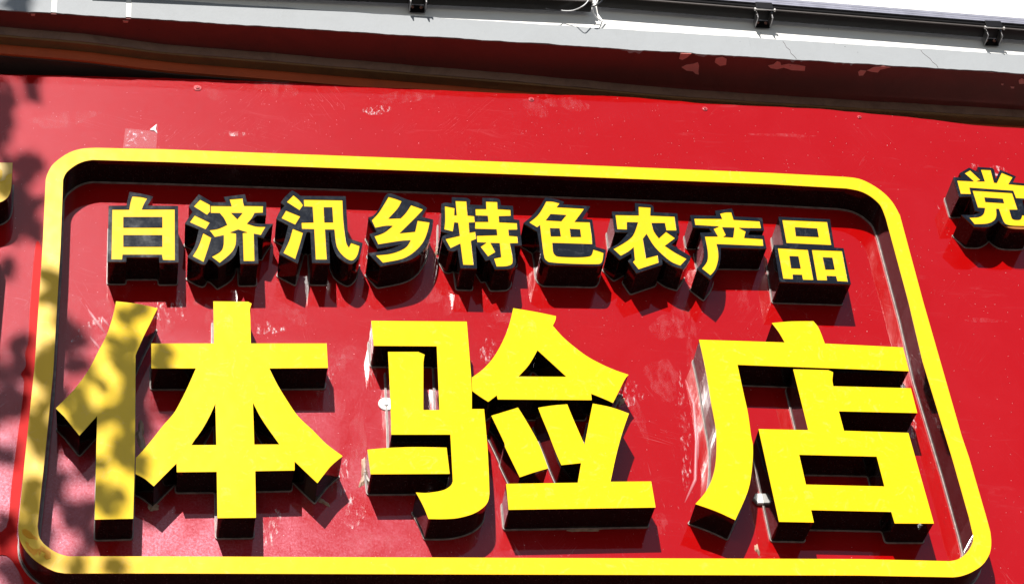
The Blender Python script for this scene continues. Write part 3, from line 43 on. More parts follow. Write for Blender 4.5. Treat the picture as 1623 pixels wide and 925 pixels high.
(292.5,132.5,1),(268.1,132.6,1),(269.6,181.5,1),(329.9,183,1)]]]), 'chan': ([(531.6,207,1),(577.5,217.2,1),(580.3,189.7,1),(652,187.9,1),(649.8,144.3,1),(612.6,143.1,1),(603.8,127.6,1),(645.9,127.7,1),(645.3,82.8,1),(525.7,81.1,1),(524.9,75.4,0),(523.8,67.3,0),(522.3,58,0),(520.4,48.8,0),(518.1,39.9,0),(515.5,30.6,0),(512.3,21.1,0),(508.1,11.7,0),(502,1.3,0),(494.4,-9.7,0),(487.2,-19.6,0),(482.3,-26.4,1),(452.6,7.5,1),(456.4,12.2,0),(462,19,0),(467.9,26.8,0),(472.5,34.6,0),(475.6,41.8,0),(477.9,49,0),(479.6,57.3,0),(480.8,67.7,0),(481.3,82.6,0),(481.1,100.7,0),(480.7,117.8,0),(480.4,129.7,1),(511.6,131.9,1),(506,146.7,1),(463.9,146.6,1),(463.7,189,1),(532.1,190,1)],[[[(543.2,199,1),(547.7,200.5,0),(554.1,202.5,0),(560.1,204.1,0),(565.4,204.6,0),(570.4,204.7,0),(573.8,204.7,1),(575.3,178.9,1),(643.3,176.9,1),(643.1,152.4,1),(585.1,151.1,1),(600.8,140,1),(592.9,117.9,1),(640.6,115.8,1),(638.3,92,1),(517.1,93.1,1),(517.4,87.1,0),(517.7,78.4,0),(517.4,69.2,0),(516.5,60.1,0),(515.1,50.4,0),(512.7,40.3,0),(510.1,32,0),(506.8,23.2,0),(503.2,14.6,0),(499.5,7.3,0),(494.1,-0.7,0),(488.6,-7.1,0),(484.6,-11.5,1),(466.1,10,1),(469.5,14.3,0),(474.4,20.5,0),(479.5,27.7,0),(483.6,35.1,0),(486.2,42.4,0),(488,50,0),(489.3,58.4,0),(490.4,68.1,0),(491,80.6,0),(491.1,95.3,0),(491.1,109,0),(491,118.5,1),(524.7,120,1),(517.6,145.2,1),(532.7,153.8,1),(472.3,155.7,1),(472.7,178.5,1),(545.7,180.9,1)],[(541.2,151.2,1),(573.3,151.4,1),(564.5,118,1),(539.1,119,1),(546.5,125.1,1)]]]), 'pin': ([(696.2,194.1,1),(832.6,191.4,1),(824.9,94.3,1),(848.9,92.7,1),(843.6,-27.8,1),(659.3,-27,1),(666.5,96,1),(691.5,97.5,1)],[[[(704.6,184.2,1),(823,182.8,1),(818.4,102.4,1),(701.2,104.5,1)],[(733.4,160,1),(792.3,158.1,1),(790.8,129.1,1),(730.5,130.1,1)]],[[(675,86.7,1),(753.1,84.3,1),(748.1,-17.3,1),(721.3,-17.4,1),(721.7,-1.1,1),(697.5,-1.2,1),(695.4,-16.3,1),(670.7,-15.9,1)],[(700.6,60.7,1),(724.2,60.4,1),(722.7,20.4,1),(697.5,20.3,1)]],[[(763.8,84.7,1),(842.7,84,1),(836.9,-19.5,1),(810.1,-18.4,1),(809.9,-2.5,1),(785.4,-2.1,1),(783.4,-17.2,1),(758.2,-17.3,1)],[(787.5,59.9,1),(812.9,59.6,1),(811.2,20.4,1),(786.3,19.4,1)]]]), 'dang': ([(1225.4,373.9,1),(1258.5,397.3,1),(1262.3,394.5,0),(1267.6,390.5,0),(1272.4,386.7,0),(1276.4,383.4,0),(1279.9,380.3,0),(1282.4,378.2,1),(1282.8,400.8,1),(1320.5,399.6,1),(1324.3,399,0),(1327.7,394.1,0),(1327.5,386.8,0),(1326.4,376.7,0),(1325.1,366.8,0),(1324.2,360,1),(1344.9,393.6,1),(1384,371.2,1),(1369.5,348.8,1),(1423.7,344.8,1),(1423.1,291.2,1),(1378.4,284.6,1),(1374.1,229.4,1),(1399.9,230.6,1),(1397.4,222.7,0),(1393.9,211.2,0),(1389.8,199.5,0),(1385.8,190.7,0),(1381.8,185,0),(1377.5,182.7,0),(1369.8,181.4,0),(1359.5,180.5,0),(1346.2,180.2,0),(1333,180.5,0),(1322.5,181.4,0),(1314.2,183.8,0),(1309.2,187.3,0),(1304.8,191.5,0),(1300,197.2,0),(1295.8,203.6,0),(1293,208.3,1),(1289.6,204.7,0),(1284.6,199.5,0),(1278.7,194.6,0),(1272.1,190.1,0),(1264.4,185.8,0),(1255.5,182.8,0),(1246.7,181.9,0),(1236.4,181.9,0),(1226.8,182.3,0),(1220.2,182.5,1),(1194.3,223.3,1),(1200,223.4,0),(1208.3,223.4,0),(1217.4,223.8,0),(1225.6,224.7,0),(1233.1,226.9,0),(1240.6,229.8,0),(1247.1,232.7,0),(1251.7,234.7,1),(1236.2,240.5,1),(1238.6,291.1,1),(1203.9,288.1,1),(1204.9,358.5,1),(1229,360.6,1)],[[[(1240.6,376,1),(1259.1,388.3,1),(1279.6,353.3,1),(1268,348.2,1),(1290.6,349.3,1),(1290.3,392.2,1),(1317.9,392.2,1),(1315.5,346.1,1),(1323.2,345.2,1),(1346.5,383.7,1),(1373.6,368.4,1),(1355.1,342.3,1),(1413.3,338.4,1),(1409.1,290.5,1),(1363.1,291.4,1),(1362.2,318,1),(1241.4,323.2,1),(1240.1,300,1),(1211.8,299.6,1),(1213.4,348.6,1),(1259.4,347.8,1)]],[[(1247.5,313.7,1),(1356.7,310.2,1),(1356.6,249.6,1),(1333.1,248.5,1),(1332.2,218.7,1),(1333.9,216.1,0),(1337.7,213.8,0),(1342.9,213.3,0),(1349.4,213.6,0),(1355.1,215.4,0),(1359.1,220.2,0),(1362.2,226.5,0),(1364.3,231.1,1),(1391.3,230.2,1),(1380.2,192.7,1),(1371.6,192.4,0),(1359,191.9,0),(1345.8,191.6,0),(1335.3,191.5,0),(1326.5,191.8,0),(1320.5,192.5,0),(1315.7,194.1,0),(1311.6,195.7,0),(1308.6,198.2,0),(1306.5,204.5,0),
(1305.5,214.5,0),(1305,228,0),(1304.9,241.2,0),(1304.7,250.2,1),(1297.2,249.9,1),(1295.9,243.4,0),(1294.1,234.1,0),(1291.6,225.6,0),(1288.7,218.9,0),(1285.1,213,0),(1280.3,207.7,0),(1274.4,203,0),(1267.4,199,0),(1258.8,195.9,0),(1250.1,194.3,0),(1239.8,193.3,0),(1230.2,192.6,0),(1223.6,192.2,1),(1213.9,215.5,1),(1219,215.9,0),(1226.4,216.5,0),(1234.3,217.4,0),(1241,218.9,0),(1247.5,221.9,0),(1252.8,225.7,0),(1257.4,230.6,0),(1261.4,237.6,0),(1264.6,245.7,0),(1266.7,251.5,1),(1247.5,252,1)],[(1274.6,289.8,1),(1325.5,287.4,1),(1324.9,271.9,1),(1273.3,273.8,1)]]])}
FRAME = [[(-1129.4,233,1),(-1128.7,238.8,0),(-1127.5,247.2,0),(-1125.6,256,0),(-1123.8,262.7,0),(-1121.6,269.9,0),(-1118.9,277.1,0),(-1115.6,284.1,0),(-1111.4,291,0),(-1106.4,297.9,0),(-1101,304.5,0),(-1095.6,310.6,0),(-1090.4,316.2,0),(-1085,321.4,0),(-1079.4,326.2,0),(-1073.6,330.4,0),(-1067.6,334.2,0),(-1061.4,337.4,0),(-1054.9,340.2,0),(-1047.9,342.6,0),(-1039.5,344.5,0),(-1030,345.9,0),(-1021.3,346.9,0),(-1015.3,347.7,1),(-849.5,352,1),(22,353.7,1),(706.8,350.9,1),(904.1,346.9,1),(911,346.4,0),(920.8,345.7,0),(931.6,344.4,0),(941.3,342.1,0),(949.4,338.8,0),(957,334.6,0),(964.3,329.6,0),(971.5,324,0),(978.8,317.6,0),(986.1,310.4,0),(993,302.6,0),(999.1,294.6,0),(1004.5,286.4,0),(1009.1,277.9,0),(1013.3,268.9,0),(1016.9,259.4,0),(1020,248.1,0),(1022.7,235.4,0),(1024.7,223.9,0),(1026.2,215.9,1),(1022,-77.4,1),(1021.9,-269.9,1),(1021.7,-493.9,1),(1024.6,-558.4,1),(1024.9,-725.2,1),(1024.3,-766.7,1),(1023.5,-772.1,0),(1022.4,-779.9,0),(1020.9,-788.5,0),(1019,-796.7,0),(1016.9,-804.2,0),(1014.5,-811.6,0),(1011.4,-819,0),(1007.6,-826.5,0),(1002.7,-834.1,0),(996.9,-841.8,0),(990.6,-849.3,0),(983.8,-856,0),(976.6,-862,0),(968.7,-867.3,0),(960.6,-872.1,0),(952.9,-876.3,0),(945.4,-879.9,0),(938,-882.9,0),(930.9,-885.3,0),(924.4,-887.3,0),(916.3,-889,0),(909.2,-889.8,0),(904.4,-890.3,1),(688.2,-886.7,1),(-96.4,-888.1,1),(-835.2,-889.1,1),(-1037,-890.2,1),(-1040.9,-889.5,0),(-1046.6,-888.6,0),(-1053,-887.3,0),(-1059.4,-885.2,0),(-1065.6,-882.3,0),(-1072.1,-878.7,0),(-1078.7,-874.6,0),(-1085,-870.2,0),(-1091.1,-865.6,0),(-1097.1,-860.8,0),(-1102.8,-855.6,0),(-1108.2,-850,0),(-1113.2,-844,0),(-1118,-837.6,0),(-1122.4,-831,0),(-1126.1,-824.6,0),(-1129.3,-818.6,0),(-1131.9,-812.8,0),(-1134,-806.9,0),(-1135.8,-800.7,0),(-1137.2,-793.4,0),(-1138.1,-785.4,0),(-1138.8,-778.2,0),(-1139.2,-773.1,1),(-1134.9,-606.2,1),(-1127,-341.7,1),(-1126.6,18.7,1)],[(-1088.6,235.1,1),(-1087.8,239.3,0),(-1086.7,245.3,0),(-1085.1,251.3,0),(-1083.3,256.3,0),(-1081.1,261.2,0),(-1077.6,266.8,0),(-1073.8,271.9,0),(-1069,277.6,0),(-1063.9,283.2,0),(-1059,288,0),(-1054.2,291.9,0),(-1049.5,295.3,0),(-1044.7,298.1,0),(-1039.9,300.6,0),(-1032.7,303.2,0),(-1025.5,305.1,0),(-1020.5,306.3,1),(-848.9,308.4,1),(18,311.3,1),(699.6,310.4,1),(899.9,305.3,1),(905.9,304.3,0),(914.7,302.8,0),(924.1,300.9,0),(932.3,298.6,0),(938.7,295.9,0),(944.5,292.7,0),(949.8,289.2,0),(954.8,285.2,0),(959.6,280.8,0),(964,275.9,0),(968.1,270.8,0),(971.7,265.6,0),(975.8,259.2,0),(979.2,252.7,0),(981.8,244,0),(983.3,234.1,0),(984.4,222.2,0),(985.1,210.9,0),(985.6,203.1,1),(983.1,-78.7,1),(976.2,-271.2,1),(982.2,-559.1,1),(982.5,-729.5,1),(980.6,-774.6,1),(979.8,-779.4,0),(978.4,-786.1,0),(976,-793.3,0),(973.1,-798.8,0),(969.4,-804.7,0),(965.4,-810.4,0),(961.3,-815.7,0),(955.9,-821.9,0),(950.1,-827.5,0),(944.2,-832.4,0),(938,-836.8,0),(931.6,-840.6,0),(925.3,-843.6,0),(918.3,-845.5,0),(911.4,-846.6,0),(906.6,-847.4,1),(697.3,-843.2,1),(-92.3,-845.1,1),(-835.6,-846.5,1),(-1033.1,-847.8,1),(-1036.7,-846.8,0),(-1041.8,-845.3,0),(-1047.5,-843.4,0),(-1052.9,-841.1,0),(-1058.1,-838.3,0),(-1063.3,-834.9,0),(-1068.4,-831.3,0),(-1073.1,-827.6,0),(-1077.3,-823.9,0),(-1081.2,-820.1,0),(-1084.7,-816.2,0),(-1087.7,-812.3,0),(-1091,-807.5,0),(-1093.4,-802.7,0),(-1095.5,-796.9,0),(-1096.8,-790.9,0),(-1097.9,-783.9,0),(-1098.8,-777.3,0),(-1099.5,-772.7,1),(-1092.9,-594.6,1),(-1085.6,-358.8,1),(-1085.4,20.4,1)]]
STUB = [(-1314.6,283.9,1),(-1210.4,286.1,1),(-1210.1,278.1,0),(-1209.7,266.7,0),(-1209.3,253.9,0),(-1209,242.2,0),(-1208.9,231.4,0),(-1208.7,220.6,0),(-1208.7,210.4,0),(-1209,201.5,0),(-1209.8,191.7,0),(-1211.1,183.8,0),(-1212.8,177,0),(-1215.1,171.5,0),(-1218,167.2,0),(-1221.1,163.4,0),(-1224.3,160.1,0),(-1227.8,157.4,0),(-1232,154.9,0),(-1237.7,152.2,0),(-1244.1,149.8,0),(-1248.6,148.1,1),(-1305,144.6,1)]
MARKS = {'TAPE': [(-946,499.2,1),(-888.7,493.7,1),(-864.5,521.6,1),(-867.3,432.1,1),(-949.6,429.3,1)], 'SCRAP': [(-887.5,495.6,1),(-864.5,521.6,1),(-862.7,478.8,1)], 'SEAL': [(-1145.5,104,0),(-1147.1,96.2,0),(-1148,81.8,0),(-1148.6,61.4,0),(-1149.1,35.7,0),(-1149.6,1.2,0),(-1150,-41,0),(-1150.2,-83.4,0),(-1150.2,-118.9,0),(-1149.9,-146.1,0),(-1149.4,-168.9,0),(-1148.9,-188.1,0),(-1149,-204.4,0),(-1150.1,-217.1,0),(-1151.8,-226,0),(-1153.4,-233.4,0),(-1154.3,-241.4,0),(-1153.7,-250.9,0),(-1152.2,-260.5,0),(-1150.9,-269.7,0),(-1150.8,-277.8,0),(-1152.7,-284.8,0),(-1155.9,-290.8,0),(-1159,-296.2,0),(-1160.6,-301.4,0),(-1159,-306.9,0),(-1155.6,-311.7,0),(-1152.9,-319.2,0),(-1152.3,-327.2,0),(-1152.2,-336.8,0),(-1152.4,-347.7,0),(-1152.7,-360,0),(-1153.1,-374,0),(-1153.7,-389.6,0),(-1154.4,-406.2,0),(-1155.2,-422.9,0),(-1155.9,-438.8,0),(-1156.7,-454.5,0),(-1157.6,-472,0),(-1158.6,-493.3,0),(-1159.9,-520.2,0),(-1161.3,-551.1,0),(-1162.8,-583.1,0),(-1164.1,-613.3,0),(-1164.5,-643.1,0),(-1164.3,-673.3,0),(-1165.1,-700.4,0),(-1168.6,-721.1,0),(-1176.7,-732.5,0),(-1188,-737.1,0),(-1199.1,-739.9,0),(-1206.5,-745.9,0),(-1209.4,-757.4,0),(-1209.7,-771.6,0),(-1207.6,-784.9,0),(-1203.4,-794.1,0),(-1195.9,-796.5,0),(-1185.5,-794.5,0),(-1174.2,-792.2,0),(-1164.3,-793.8,0),(-1156.5,-800.4,0),(-1149.6,-809.7,0),(-1142.9,-821,0),(-1136.1,-833.4,0),(-1129.3,-849,0),(-1122.9,-867.4,0),(-1115.7,-884.4,0),(-1106.8,-896.1,0),(-1093.3,-901.9,0),(-1076.6,-903.8,0),(-1062,-901.9,0),(-1055.1,-896,0),(-1058.9,-885,0),(-1070.1,-869.1,0),(-1084.2,-851,0),(-1097,-833.2,0),(-1108.5,-815.4,0),(-1120.7,-796.5,0),(-1131.8,-778,0),(-1140,-761.5,0),(-1144.2,-750.3,0),(-1145.7,-742.7,0),(-1145.6,-732.3,0),(-1145.3,-712.7,0),(-1144.7,-681.6,0),(-1143.2,-642.2,0),(-1141.3,-596.6,0),(-1139.5,-546.6,0),(-1137.5,-489.4,0),(-1135.3,-424.6,0),(-1133.2,-358.1,0),(-1131.7,-295.9,0),(-1130.8,-239.7,0),(-1130.5,-186.2,0),(-1130.4,-135.7,0),(-1130.5,-88.1,0),(-1130.5,-42,0),(-1130.5,1.9,0),(-1131,40.4,0),(-1132.3,70.3,0),(-1135,90.2,0),(-1138.8,101.6,0),(-1142.6,105.8,0)]}
PANELTOP = [[-1729,664.5],[-1265.4,676.4],[-1059.8,682.8],[-851.1,689.3],[-622.9,692.2],[-457.9,690.8],[-190.3,691.0],[-38,688.6],[98.8,689.9],[219.7,692.6],[324.3,696.7],[411.4,694.8],[533.3,687.6],[603.1,682.1],[781,683.1],[924.4,682.0],[1103.2,670.5],[1210.8,662.0],[1353.8,645.7],[1505.9,639.7],[1834.6,628.6]]
SHADE = [(-1.25,0,5.546,0.022,0.126),(-1.184,0,5.63,0.014,0.03),(-1.291,0,5.465,0.046,0.274),(-1.174,0,5.276,0.045,0.118),(-1.201,0,5.365,0.049,0.03),(-1.167,0,5.15,0.033,0.052),(-1.207,0,5.19,0.03,0.084),(-1.102,-0.08,4.864,0.023,0.021),(-1.107,-0.08,4.925,0.017,0.014),(-1.048,0,4.807,0.023,0.025),(-1.037,0,4.729,0.031,0.017),(-1.213,0,5.019,0.015,0.028),(-1.168,0,4.779,0.017,0.023),(-1.162,0,4.716,0.02,0.037),(-1.181,0,4.612,0.033,0.047),(-1.18,0,4.472,0.022,0.022),(-1.17,0,4.263,0.021,0.039),(-1.156,0,4.166,0.032,0.025),(-1.112,-0.08,4.659,0.022,0.033),(-1.113,-0.08,4.517,0.022,0.056),(-1.11,-0.08,4.448,0.021,0.034),(-1.115,-0.08,4.297,0.024,0.069),(-1.121,-0.08,4.208,0.028,0.035),(-1.095,-0.08,4.145,0.032,0.025),(-0.928,-0.08,4.627,0.031,0.129),(-0.944,-0.08,4.555,0.047,0.09),(-0.991,-0.08,4.528,0.047,0.046),(-0.94,-0.08,4.417,0.041,0.104),(-0.934,-0.08,4.728,0.037,0.037),(-0.899,-0.08,4.832,0.013,0.011),(-0.929,-0.08,4.803,0.011,0.011),(-0.946,-0.08,4.291,0.04,0.053),(-0.921,-0.08,4.451,0.027,0.087),(-1.064,0,4.474,0.027,0.105),(-1.053,0,4.355,0.034,0.119),(-1.01,0,4.289,0.035,0.1),(-1.002,0,4.44,0.027,0.105),(-1.047,0,4.544,0.028,0.053),(-1.07,0,4.615,0.017,0.054),(-0.955,0,4.24,0.053,0.033),(-0.891,0,4.529,0.02,0.089),(-0.898,-0.08,4.387,0.013,0.017),(-0.845,-0.08,4.712,0.013,0.028),(-0.852,-0.08,4.675,0.013,0.015),(-0.995,-0.08,4.644,0.028,0.036),(-1.017,-0.08,4.128,0.017,0.019),(-0.937,-0.08,4.129,0.018,0.019),(-1.241,-0.125,5.803,0.038,0.019),(-1.214,-0.125,5.815,0.013,0.039),(-1.218,0,4.647,0.041,0.11)]
LIT = [(-1.148,0,5.277,0.018,0.034),(-0.974,-0.08,4.657,0.018,0.024),(-0.945,-0.08,4.616,0.015,0.018),(-0.972,-0.08,4.567,0.017,0.02),(-1.065,-0.08,4.532,0.011,0.014),(-0.946,-0.08,4.475,0.019,0.021),(-0.974,-0.08,4.448,0.011,0.022),(-0.931,-0.08,4.354,0.027,0.034),(-0.908,-0.08,4.291,0.009,0.036),(-1.051,0,4.448,0.019,0.038),(-1.01,0,4.38,0.023,0.027),(-1.063,0,4.313,0.011,0.027),(-1.035,0,4.244,0.023,0.031),(-1.052,-0.08,4.125,0.022,0.016),(-0.977,-0.08,4.129,0.018,0.016),(-1.12,-0.08,4.578,0.016,0.021),(-1.107,-0.08,4.388,0.019,0.02),(-1.182,0,4.515,0.033,0.017),(-1.176,0,4.37,0.027,0.047),(-0.949,-0.08,4.774,0.02,0.023),(-0.994,-0.08,4.608,0.011,0.014),(-1.104,-0.08,4.769,0.02,0.056)]
SOFFIT_PATCHES = [[(0.5245, -0.094), (0.554, -0.0947), (0.5457, -0.0803), (0.5341, -0.0705), (0.5242, -0.0741)], [(0.5377, -0.0434), (0.5493, -0.0533), (0.5668, -0.0574), (0.579, -0.0643), (0.5849, -0.0525), (0.5877, -0.0313), (0.5913, -0.0192), (0.5815, -0.0217), (0.5727, -0.0304), (0.5539, -0.0322)], [(0.6255, -0.0823), (0.6425, -0.0883), (0.6557, -0.0812), (0.6592, -0.0602), (0.6433, -0.0549), (0.6257, -0.0672)], [(0.7769, -0.0645), (0.7918, -0.0703), (0.798, -0.0823), (0.8082, -0.0787), (0.8133, -0.068), (0.8327, -0.0741), (0.8564, -0.0726), (0.8823, -0.0681), (0.8843, -0.0516), (0.8477, -0.0518), (0.8223, -0.06), (0.8055, -0.0528), (0.7861, -0.0559)], [(1.0368, -0.0561), (1.0417, -0.0639), (1.0587, -0.0624), (1.0542, -0.0448), (1.043, -0.0429)], [(1.0606, -0.0638), (1.0757, -0.0771), (1.1023, -0.0831), (1.1245, -0.0801), (1.0969, -0.0692), (1.093, -0.0584), (1.076, -0.0598)], [(1.507, -0.054), (1.5139, -0.062), (1.5221, -0.0581), (1.5275, -0.0426), (1.5141, -0.0405)], [(-1.1916, -0.1209), (-1.1805, -0.1216), (-1.1819, -0.1148), (-1.1901, -0.1143)], [(-0.9603, -0.1139), (-0.9458, -0.1137), (-0.9478, -0.1074), (-0.9582, -0.1072)], [(1.4613, -0.0386), (1.4688, -0.0378), (1.4681, -0.0327), (1.4629, -0.0336)], [(1.4913, -0.029), (1.5036, -0.0285), (1.5034, -0.0222), (1.4958, -0.023)]]
SMEARS_AND_GLINT = [(-1.001, 4.8487, 0.0148, 0.071, -0.9, 1), (-1.0135, 4.7912, 0.0074, 0.0501, -0.9, 0), (-0.9811, 4.9073, 0.0208, 0.0209, 0, 0), (-0.4844, 4.7025, 0.0238, 0.0522, 0, 1), (-0.4502, 4.7128, 0.0104, 0.0543, -0.2, 1), (-0.4309, 4.7511, 0.0119, 0.0292, 0, 0), (-0.5985, 4.8519, 0.0327, 0.0209, -0.1, 1), (-0.5303, 4.8932, 0.0445, 0.0251, -0.3, 0), (-0.7167, 4.8773, 0.0297, 0.0292, 0, 0), (-1.0597, 4.8756, 0.0223, 0.0731, 0, 0), (-1.1004, 4.9816, 0.0148, 0.0835, 0, 0), (-0.4083, 4.441, 0.0208, 0.0501, 0, 0), (-0.603, 4.2761, 0.0193, 0.0543, -0.1, 1), (-0.0252, 4.91, 0.0327, 0.0251, -0.3, 0), (-0.0747, 4.79, 0.0208, 0.0459, 0, 1), (-0.1541, 4.9459, 0.0208, 0.0376, 0, 0), (0.2576, 4.6737, 0.0267, 0.0459, -0.3, 1), (0.2672, 4.6078, 0.0148, 0.0626, 0.2, 0), (0.1966, 4.7394, 0.0297, 0.0167, 0.2, 0), (0.3711, 4.5539, 0.0119, 0.1879, -0.08, 1), (0.4295, 4.8046, 0.0148, 0.1044, -0.1, 0), (0.3809, 4.883, 0.0445, 0.0418, 0, 0), (0.4158, 4.9247, 0.0208, 0.0543, -0.2, 0), (-0.4206, 4.3285, 0.0267, 0.0418, 0, 1), (-0.4148, 4.7802, 0.0356, 0.0209, 0, 0), (-0.4451, 4.4142, 0.0178, 0.0501, -0.3, 1), (-0.3974, 4.521, 0.0178, 0.0835, 0, 0), (0.2667, 4.3016, 0.0297, 0.0251, 0, 0), (0.3421, 4.7238, 0.0445, 0.0543, 0, 0), (-0.8273, 4.9028, 0.0386, 0.0459, 0, 1), (-0.8632, 4.8435, 0.0386, 0.0334, -0.2, 0), (-0.7387, 4.9255, 0.0297, 0.0209, 0, 0), (-0.9459, 4.9576, 0.0267, 0.0251, 0, 0), (-0.5576, 5.6702, 0.0594, 0.0292, 0, 0), (-0.2262, 5.6552, 0.0742, 0.0209, 0.1, 0), (-0.7213, 5.6362, 0.0267, 0.0209, -0.2, 0), (-0.2959, 5.6036, 0.0445, 0.0146, 0.35, 1), (-0.6739, 5.4936, 0.0386, 0.0084, 0, 1), (-1.1008, 5.521, 0.0742, 0.0292, 0.2, 0), (0.1281, 5.6411, 0.0445, 0.0334, 0, 0), (0.2158, 5.6585, 0.0594, 0.0251, 0, 0), (1.3823, 5.4679, 0.0386, 0.0209, -0.2, 1), (1.3224, 5.4815, 0.0208, 0.0104, -0.2, 1), (1.1779, 5.334, 0.0089, 0.0167, 0, 1), (0.9503, 4.7396, 0.0119, 0.0835, -0.2, 1), (0.9439, 4.6032, 0.0119, 0.0626, -0.3, 1), (0.7965, 5.5723, 0.0891, 0.0063, 0, 0), (1.2123, 4.9345, 0.0594, 0.0063, 0, 0), (-0.1669, 5.0891, 0.0208, 0.0209, 0, 0), (-0.207, 4.9642, 0.0327, 0.0251, 0, 0), (0.592, 4.9927, 0.0178, 0.0543, -0.3, 0), (0.2775, 5.1283, 0.0119, 0.0292, 0, 0), (-0.3828, 4.2447, 0.0594, 0.0292, 0, 0), (0.0582, 4.5296, 0.0074, 0.0104, 0, 0), (-0.1789, 5.1411, 0.0089, 0.0209, 0, 1), (-0.357, 4.7436, 0.0104, 0.0626, 0, 1), (-0.4652, 4.6286, 0.0445, 0.0292, -0.3, 0), (-0.9083, 4.2486, 0.0297, 0.0167, -0.2, 0), (-0.861, 4.2245, 0.0238, 0.0167, -0.2, 0)]
LUMPS = [(-0.3897, 4.443, 0.0089, 0.0271, 0), (-0.3953, 4.4149, 0.0059, 0.0209, -0.2), (-0.0662, 4.5181, 0.0059, 0.0376, 0.5), (-0.0571, 4.4733, 0.0045, 0.0251, 0.5), (0.0822, 4.286, 0.0564, 0.0063, -0.0), (0.2302, 4.6522, 0.0074, 0.0146, -0.3), (-0.8894, 4.5294, 0.0104, 0.0355, 0), (-0.8559, 4.3353, 0.0104, 0.0104, -0.6), (-0.8588, 4.3487, 0.0074, 0.0209, -0.3), (-0.4869, 4.3533, 0.0148, 0.0063, -0.6), (0.4924, 4.2347, 0.0059, 0.0125, 0), (-0.1756, 5.1201, 0.0059, 0.0188, -0.2)]
FINGERS = [[(-1.0217, 4.904), (-1.0077, 4.8773), (-0.9894, 4.8471), (-0.9712, 4.8153)], [(-0.989, 4.8818), (-0.9768, 4.8591), (-0.9647, 4.8422)], [(-1.016, 4.8234), (-0.9963, 4.7917), (-0.9783, 4.764)], [(0.3958, 4.7486), (0.4087, 4.6487), (0.3975, 4.5359), (0.3775, 4.4263), (0.3318, 4.3423)], [(0.4087, 4.6487), (0.4034, 4.5546), (0.3906, 4.4626)]]
PEELS = [[(-1.1312, 4.2183), (-1.1229, 4.2194), (-1.1127, 4.2116), (-1.1081, 4.2047), (-1.0979, 4.1962), (-1.0991, 4.192), (-1.1077, 4.1961), (-1.1147, 4.196), (-1.1218, 4.1994), (-1.1293, 4.208)], [(-1.1227, 4.1891), (-1.1141, 4.184), (-1.1166, 4.1789), (-1.1049, 4.1687), (-1.0925, 4.1705), (-1.0975, 4.1585), (-1.1028, 4.1534), (-1.113, 4.1635), (-1.1191, 4.1737)], [(-1.0901, 4.1791), (-1.0814, 4.1723), (-1.0693, 4.1621), (-1.0691, 4.1468), (-1.0773, 4.1434), (-1.0833, 4.1518), (-1.0794, 4.1587), (-1.0881, 4.1654), (-1.0917, 4.1535), (-1.0947, 4.1586)]]
STUBFILM = [(-1.2972, 5.2819), (-1.2109, 5.2857), (-1.2095, 5.2503), (-1.2174, 5.2479), (-1.2227, 5.2394), (-1.2248, 5.2271), (-1.236, 5.2224), (-1.2314, 5.241), (-1.2324, 5.2574), (-1.2385, 5.2632), (-1.2956, 5.2582)]
CABLES = [('white cable loop sagging below the left lamp bar', [(0.2023, -0.1235, 5.8918), (0.2152, -0.1253, 5.8886), (0.2334, -0.1309, 5.8859), (0.2492, -0.1527, 5.8747), (0.2643, -0.1534, 5.8893), (0.2737, -0.1532, 5.9044)], 0.0016, 'w'), ('white curved cable hanging from the gap between the lamp bars onto the ledge', [(0.2916, -0.1359, 5.9143), (0.2888, -0.1299, 5.901), (0.2938, -0.1179, 5.8929), (0.3034, -0.1097, 5.8852), (0.3143, -0.1035, 5.8787)], 0.0019, 'w'), ('black cable crossing from the connector to the right lamp bar', [(0.2826, -0.1441, 5.8902), (0.2914, -0.1459, 5.891), (0.305, -0.1456, 5.9033), (0.3164, -0.1434, 5.9188)], 0.0022, 'b'), ('thin white cable running up beside the connector sleeve', [(0.2963, -0.1458, 5.9002), (0.3016, -0.1457, 5.9129), (0.3086, -0.1436, 5.929)], 0.0014, 'w'), ('black cable loop drooping under the end of the left lamp bar', [(0.1584, -0.1323, 5.8863), (0.172, -0.13, 5.8844), (0.1919, -0.1277, 5.8853), (0.2031, -0.1235, 5.8917)], 0.0014, 'b')]


# ------------------------------------------------------------------ materials
def mat(name):
    m = bpy.data.materials.new(name); m.use_nodes = True
    n = m.node_tree
    return m, n, n.nodes['Principled BSDF']
def node(n, t, **k):
    x = n.nodes.new(t)
    for a, b in k.items():
        if a.startswith('i_'): x.inputs[a[2:].replace('_', ' ')].default_value = b
        else: setattr(x, a, b)
    return x
def noise(n, scale, detail=3.0, rough=0.55, vec=None, dist=0.0):
    x = n.nodes.new('ShaderNodeTexNoise'); x.inputs['Scale'].default_value = scale
    x.inputs['Detail'].default_value = detail; x.inputs['Roughness'].default_value = rough
    x.inputs['Distortion'].default_value = dist
    if vec: n.links.new(vec, x.inputs['Vector'])
    return x.outputs['Fac']
def ramp(n, fac, stops):
    r = n.nodes.new('ShaderNodeValToRGB'); e = r.color_ramp.elements
    e[0].position, e[0].color = stops[0][0], (*stops[0][1], 1) if isinstance(stops[0][1], tuple) else (stops[0][1],)*3+(1,)
    e[1].position, e[1].color = stops[-1][0], (*stops[-1][1], 1) if isinstance(stops[-1][1], tuple) else (stops[-1][1],)*3+(1,)
    for p, c in stops[1:-1]:
        q = e.new(p); q.color = (*c, 1) if isinstance(c, tuple) else (c, c, c, 1)
    n.links.new(fac, r.inputs['Fac']); return r.outputs['Color']
